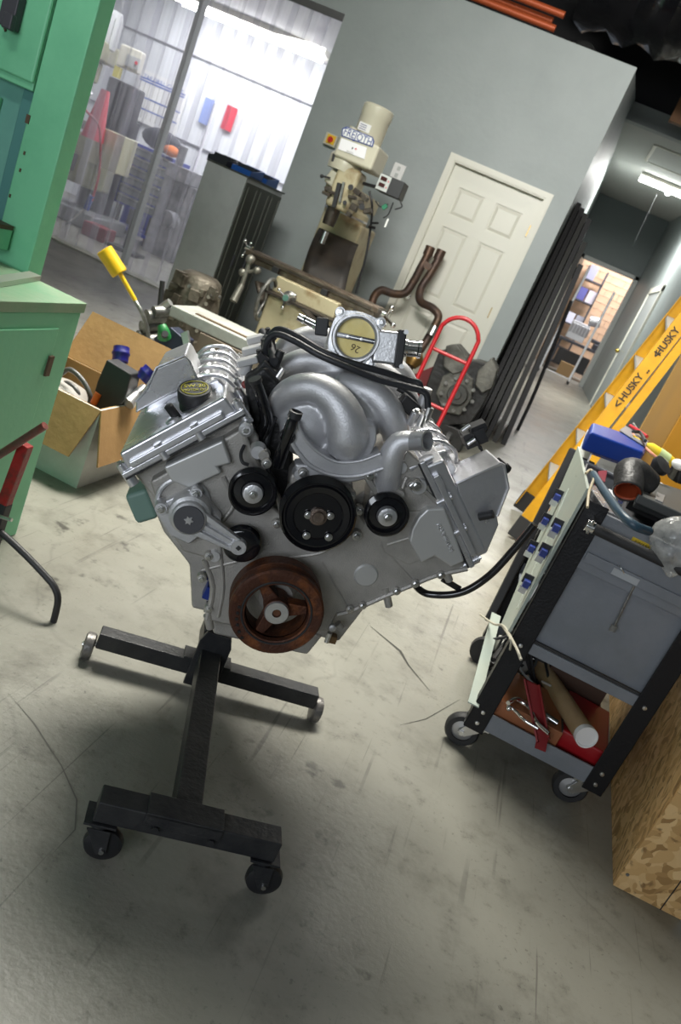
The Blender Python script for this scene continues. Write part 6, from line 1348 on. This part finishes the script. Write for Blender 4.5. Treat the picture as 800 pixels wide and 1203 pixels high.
# blue-grey hose lying diagonally
tag(MB().tube([H_(697, 557, .90), H_(712, 580, .90), H_(728, 602, .895), H_(745, 617, .89), H_(762, 624, .885)], .0115, 16, 7).build('rubber_hose', mat('blue_grey_hose', (.03, .065, .10), .4)), 'blue grey rubber hose lying diagonally across the cart tray', 'hose')
tag(MB().cyl(H_(761, 623.5, .885), H_(764.5, 625, .8845), .0095, n=16).build('hose_plug', MBLK), 'dark open end of the blue grey hose', 'plug')
tag(MB().tube([H_(688, 556, .89), H_(694, 552, .90), H_(698, 560, .90), H_(692, 578, .885), H_(690, 596, .86)], .004, 8, 6).build('cable', mat('tan_cable', (.42, .36, .24), .5)), 'tan cable looped round the end of the blue grey hose', 'cable')
tag(face([(690, 568), (706, 572), (728, 606), (712, 600)], .85, .02, 'foil_bag', mat('silver_foil', (.6, .6, .62), .2, .7, .8, 25), None, .003), 'crumpled silver white bag at the left of the cart tray', 'bag')
tag(face([(703, 553), (714, 552), (711, 566), (703, 562)], .86, .03, 'red_box', mat('maroon_box', (.16, .01, .02), .5), None, .002), 'small maroon box beside the elbow hose', 'box')
tag(face([(715, 574), (735, 584), (732, 592), (718, 590)], .85, .01, 'blue_label_card', mat('white_card', (.7, .72, .75), .5), None, .001), 'white card with blue label beside the elbow hose', 'card')
face([(727, 584), (733, 588), (731, 592), (726, 589)], .852, .001, 'card_print', mat('bright_blue_print', (.02, .1, .5), .5), bpy.data.objects['blue_label_card'], 0)
kb = root('open_box', H_(760, 598, .84), 'small open black and white box in the cart tray', 'box')
BRN = mat('dark_brown_card', (.05, .025, .015), .6)
face([(738, 580), (780, 602), (770, 612), (735, 597)], .80, .005, 'bottom', BRN, kb, .001)
a_, b_, c_, d_ = [H_(x, y, .80) for x, y in ((738, 580), (781, 603), (771, 613), (735, 597))]
for p, q_ in ((a_, b_), (b_, c_), (c_, d_), (d_, a_)):
    MB().ext([p, q_, q_+V((0, 0, .07)), p+V((0, 0, .07))], [k+V((.0, .003, 0)) for k in (p, q_, q_+V((0, 0, .07)), p+V((0, 0, .07)))]).build('side', mat('black_card', (.025, .025, .025), .5), kb)
p, q_ = a_+V((0, 0, .07)), b_+V((0, 0, .07)); MB().ext([p, q_, q_+V((.01, .05, .012)), p+V((.01, .05, .012))], [k+V((0, 0, .002)) for k in (p, q_, q_+V((.01, .05, .012)), p+V((.01, .05, .012)))]).build('lid_flap', WP, kb)
# grey plastic case at the right
gc_ = root('grey_case', H_(790, 570, .87), 'grey latched plastic case at the right of the cart tray', 'case')
GC = mat('grey_case_plastic', (.07, .075, .075), .4)
face([(755, 560), (830, 585), (822, 612), (750, 580)], .90, .03, 'lid', GC, gc_, .006); face([(756, 562), (830, 588), (822, 615), (750, 583)], .865, .04, 'base', GC, gc_, .006)
face([(772, 578), (782, 582), (779, 590), (770, 586)], .905, .03, 'latch', mat('light_grey_latch', (.2, .2, .2), .4), gc_, .002)
# lamp and reel behind it
lp = root('work_lamp', H_(772, 548, .93), 'grey and black lamp head behind the grey case', 'lamp')
MB().lathe([(.02, 0), (.035, .02), (.035, .04), (.0, .045)], H_(768, 552, .93), (.3, -.3, .6), 24).build('housing', MBLK, lp); MB().box(H_(776, 548, .93), (.02, .05, .06), MX.Rotation(.3, 3, 'Y')).build('bracket', mat('light_grey_latch', (.2, .2, .2), .4), lp, bevel=.003)
rl = root('duct_reel', H_(795, 556, .92), 'round black ring with white top at the right edge of the tray', 'ring')
MB().lathe([(.04, 0), (.045, 0), (.045, .06), (.04, .06)], H_(797, 562, .90), (-.1, -.3, 1), 30, cap=False).build('ring', GBLK, rl); MB().ball(H_(798, 546, .96), (.03, .03, .02), 16, 8).build('white_top', WP, rl)
# clear plastic bag draped over the front right rim
pb = mat('clear_plastic_bag', (.55, .56, .55), .1, 0, 1.0, 26, (.3, .31, .3), 18, alpha=.5)
c = W(790, 640, Y=2.14)
rs = []; rnd = random.Random(2)
outl = [(762, 625), (768, 612), (784, 604), (802, 603), (822, 612), (830, 640), (820, 668), (800, 672), (784, 682), (778, 672), (768, 655), (760, 640)]
base = [W(a, c2, Y=2.13) for a, c2 in outl]; n_ = len(base)
cen = sum(base, V((0, 0, 0)))/n_
for k, (f_, dy) in enumerate(((.2, -.05), (.55, -.045), (.85, -.025), (1.0, 0.0), (.8, .04), (.2, .05))):
    rs.append([cen+(p-cen)*f_*(1+rnd.uniform(-.12, .12))+V((0, dy+rnd.uniform(-.018, .018), 0)) for p in base])
tag(MB().rings(rs).build('clear_bag', pb, sub=1, ang=180), 'crumpled clear plastic bag hanging over the front right corner of the cart', 'bag')
# ---------------- OSB crate
def osb():
    m = bpy.data.materials.new('osb_board'); m.use_nodes = True; n = m.node_tree.nodes; l = m.node_tree.links; b = n['Principled BSDF']
    tc = n.new('ShaderNodeTexCoord'); mp = n.new('ShaderNodeMapping'); mp.inputs['Rotation'].default_value = (.5, .4, .3); l.new(tc.outputs['Object'], mp.inputs[0])
    nz = n.new('ShaderNodeTexNoise'); nz.inputs['Scale'].default_value = 9; l.new(mp.outputs[0], nz.inputs['Vector'])
    va = n.new('ShaderNodeVectorMath'); va.operation = 'MULTIPLY_ADD'; va.inputs[1].default_value = (.12, .12, .12); l.new(nz.outputs['Color'], va.inputs[0]); l.new(mp.outputs[0], va.inputs[2])
    vo = n.new('ShaderNodeTexVoronoi'); vo.inputs['Scale'].default_value = 38; vo.inputs['Randomness'].default_value = 1
    m2_ = n.new('ShaderNodeMapping'); m2_.inputs['Scale'].default_value = (1, 2.2, .8); l.new(va.outputs[0], m2_.inputs[0]); l.new(m2_.outputs[0], vo.inputs['Vector'])
    cr = n.new('ShaderNodeValToRGB'); cr.color_ramp.elements[0].color = (.34, .19, .065, 1); cr.color_ramp.elements[1].color = (.78, .53, .25, 1)
    e = cr.color_ramp.elements.new(.35); e.color = (.6, .36, .14, 1)
    sp = n.new('ShaderNodeSeparateColor'); l.new(vo.outputs['Color'], sp.inputs[0]); l.new(sp.outputs[0], cr.inputs[0]); 
    n2 = n.new('ShaderNodeTexNoise'); n2.inputs['Scale'].default_value = 30; n2.inputs['Detail'].default_value = 6; l.new(m2_.outputs[0], n2.inputs['Vector'])
    r = n.new('ShaderNodeMapRange'); r.inputs[1].default_value = .62; r.inputs[2].default_value = .78; l.new(n2.outputs['Fac'], r.inputs[0])
    x = n.new('ShaderNodeMix'); x.data_type = 'RGBA'; x.inputs[7].default_value = (.08, .035, .012, 1); l.new(r.outputs[0], x.inputs[0]); l.new(cr.outputs[0], x.inputs[6]); l.new(x.outputs[2], b.inputs['Base Color'])
    b.inputs['Roughness'].default_value = .6
    bp = n.new('ShaderNodeBump'); bp.inputs['Strength'].default_value = .3; bp.inputs['Distance'].default_value = .004; l.new(sp.outputs[1], bp.inputs['Height']); l.new(bp.outputs[0], b.inputs['Normal'])
    return m
OS = osb()
oc = root('wooden_crate', (1.2, 2.2, 0), 'large oriented strand board crate at the lower right edge', 'crate')
C0 = W(720, 1040, Z=0); C1 = W(718, 944, Z=0); dL = (C1-C0).normalized(); C1 = C0+dL*1.3
C2 = W(800, 1081, Z=0); dF = (C2-C0).normalized(); C2 = C0+dF*.55
hz_ = .80; th = .012
def bd_(p, q_, name, inw):
    MB().ext([p, q_, q_+V((0, 0, hz_)), p+V((0, 0, hz_))], [k+inw*th for k in (p, q_, q_+V((0, 0, hz_)), p+V((0, 0, hz_)))]).build(name, OS, oc, bevel=.001)
bd_(C0+dF*.0, C0+dF*.55, 'front_board', dL); bd_(C0+dL*.013, C1, 'side_board', dF); bd_(C1, C1+dF*.55, 'back_board', dL*-1); bd_(C2+dL*.013, C2+dL*1.3, 'side_board', dF*-1)
for z in (.05, .35, .65):
    for k in (.015, .3): MB().lathe([(.005, 0), (.004, .002)], C0+dF*k-dL*.001+V((0, 0, z)), dL*-1, 10).build('screw', GRM, oc)
p = C0+dF*.135; MB().bar(p-dL*.001+V((0, 0, .0)), p+V((0, 0, hz_))-dL*.001, .0025, .002).build('pencil_line', MBLK, oc)
p = C0+dF*.19-dL*.004; tag(MB().bar(p+V((0, 0, .02)), p+dF*.14+V((0, 0, .045)), .002, .045, (0, 0, 1)).build('paper_note', WP), 'white paper stuck low on the front of the strand board crate', 'paper')
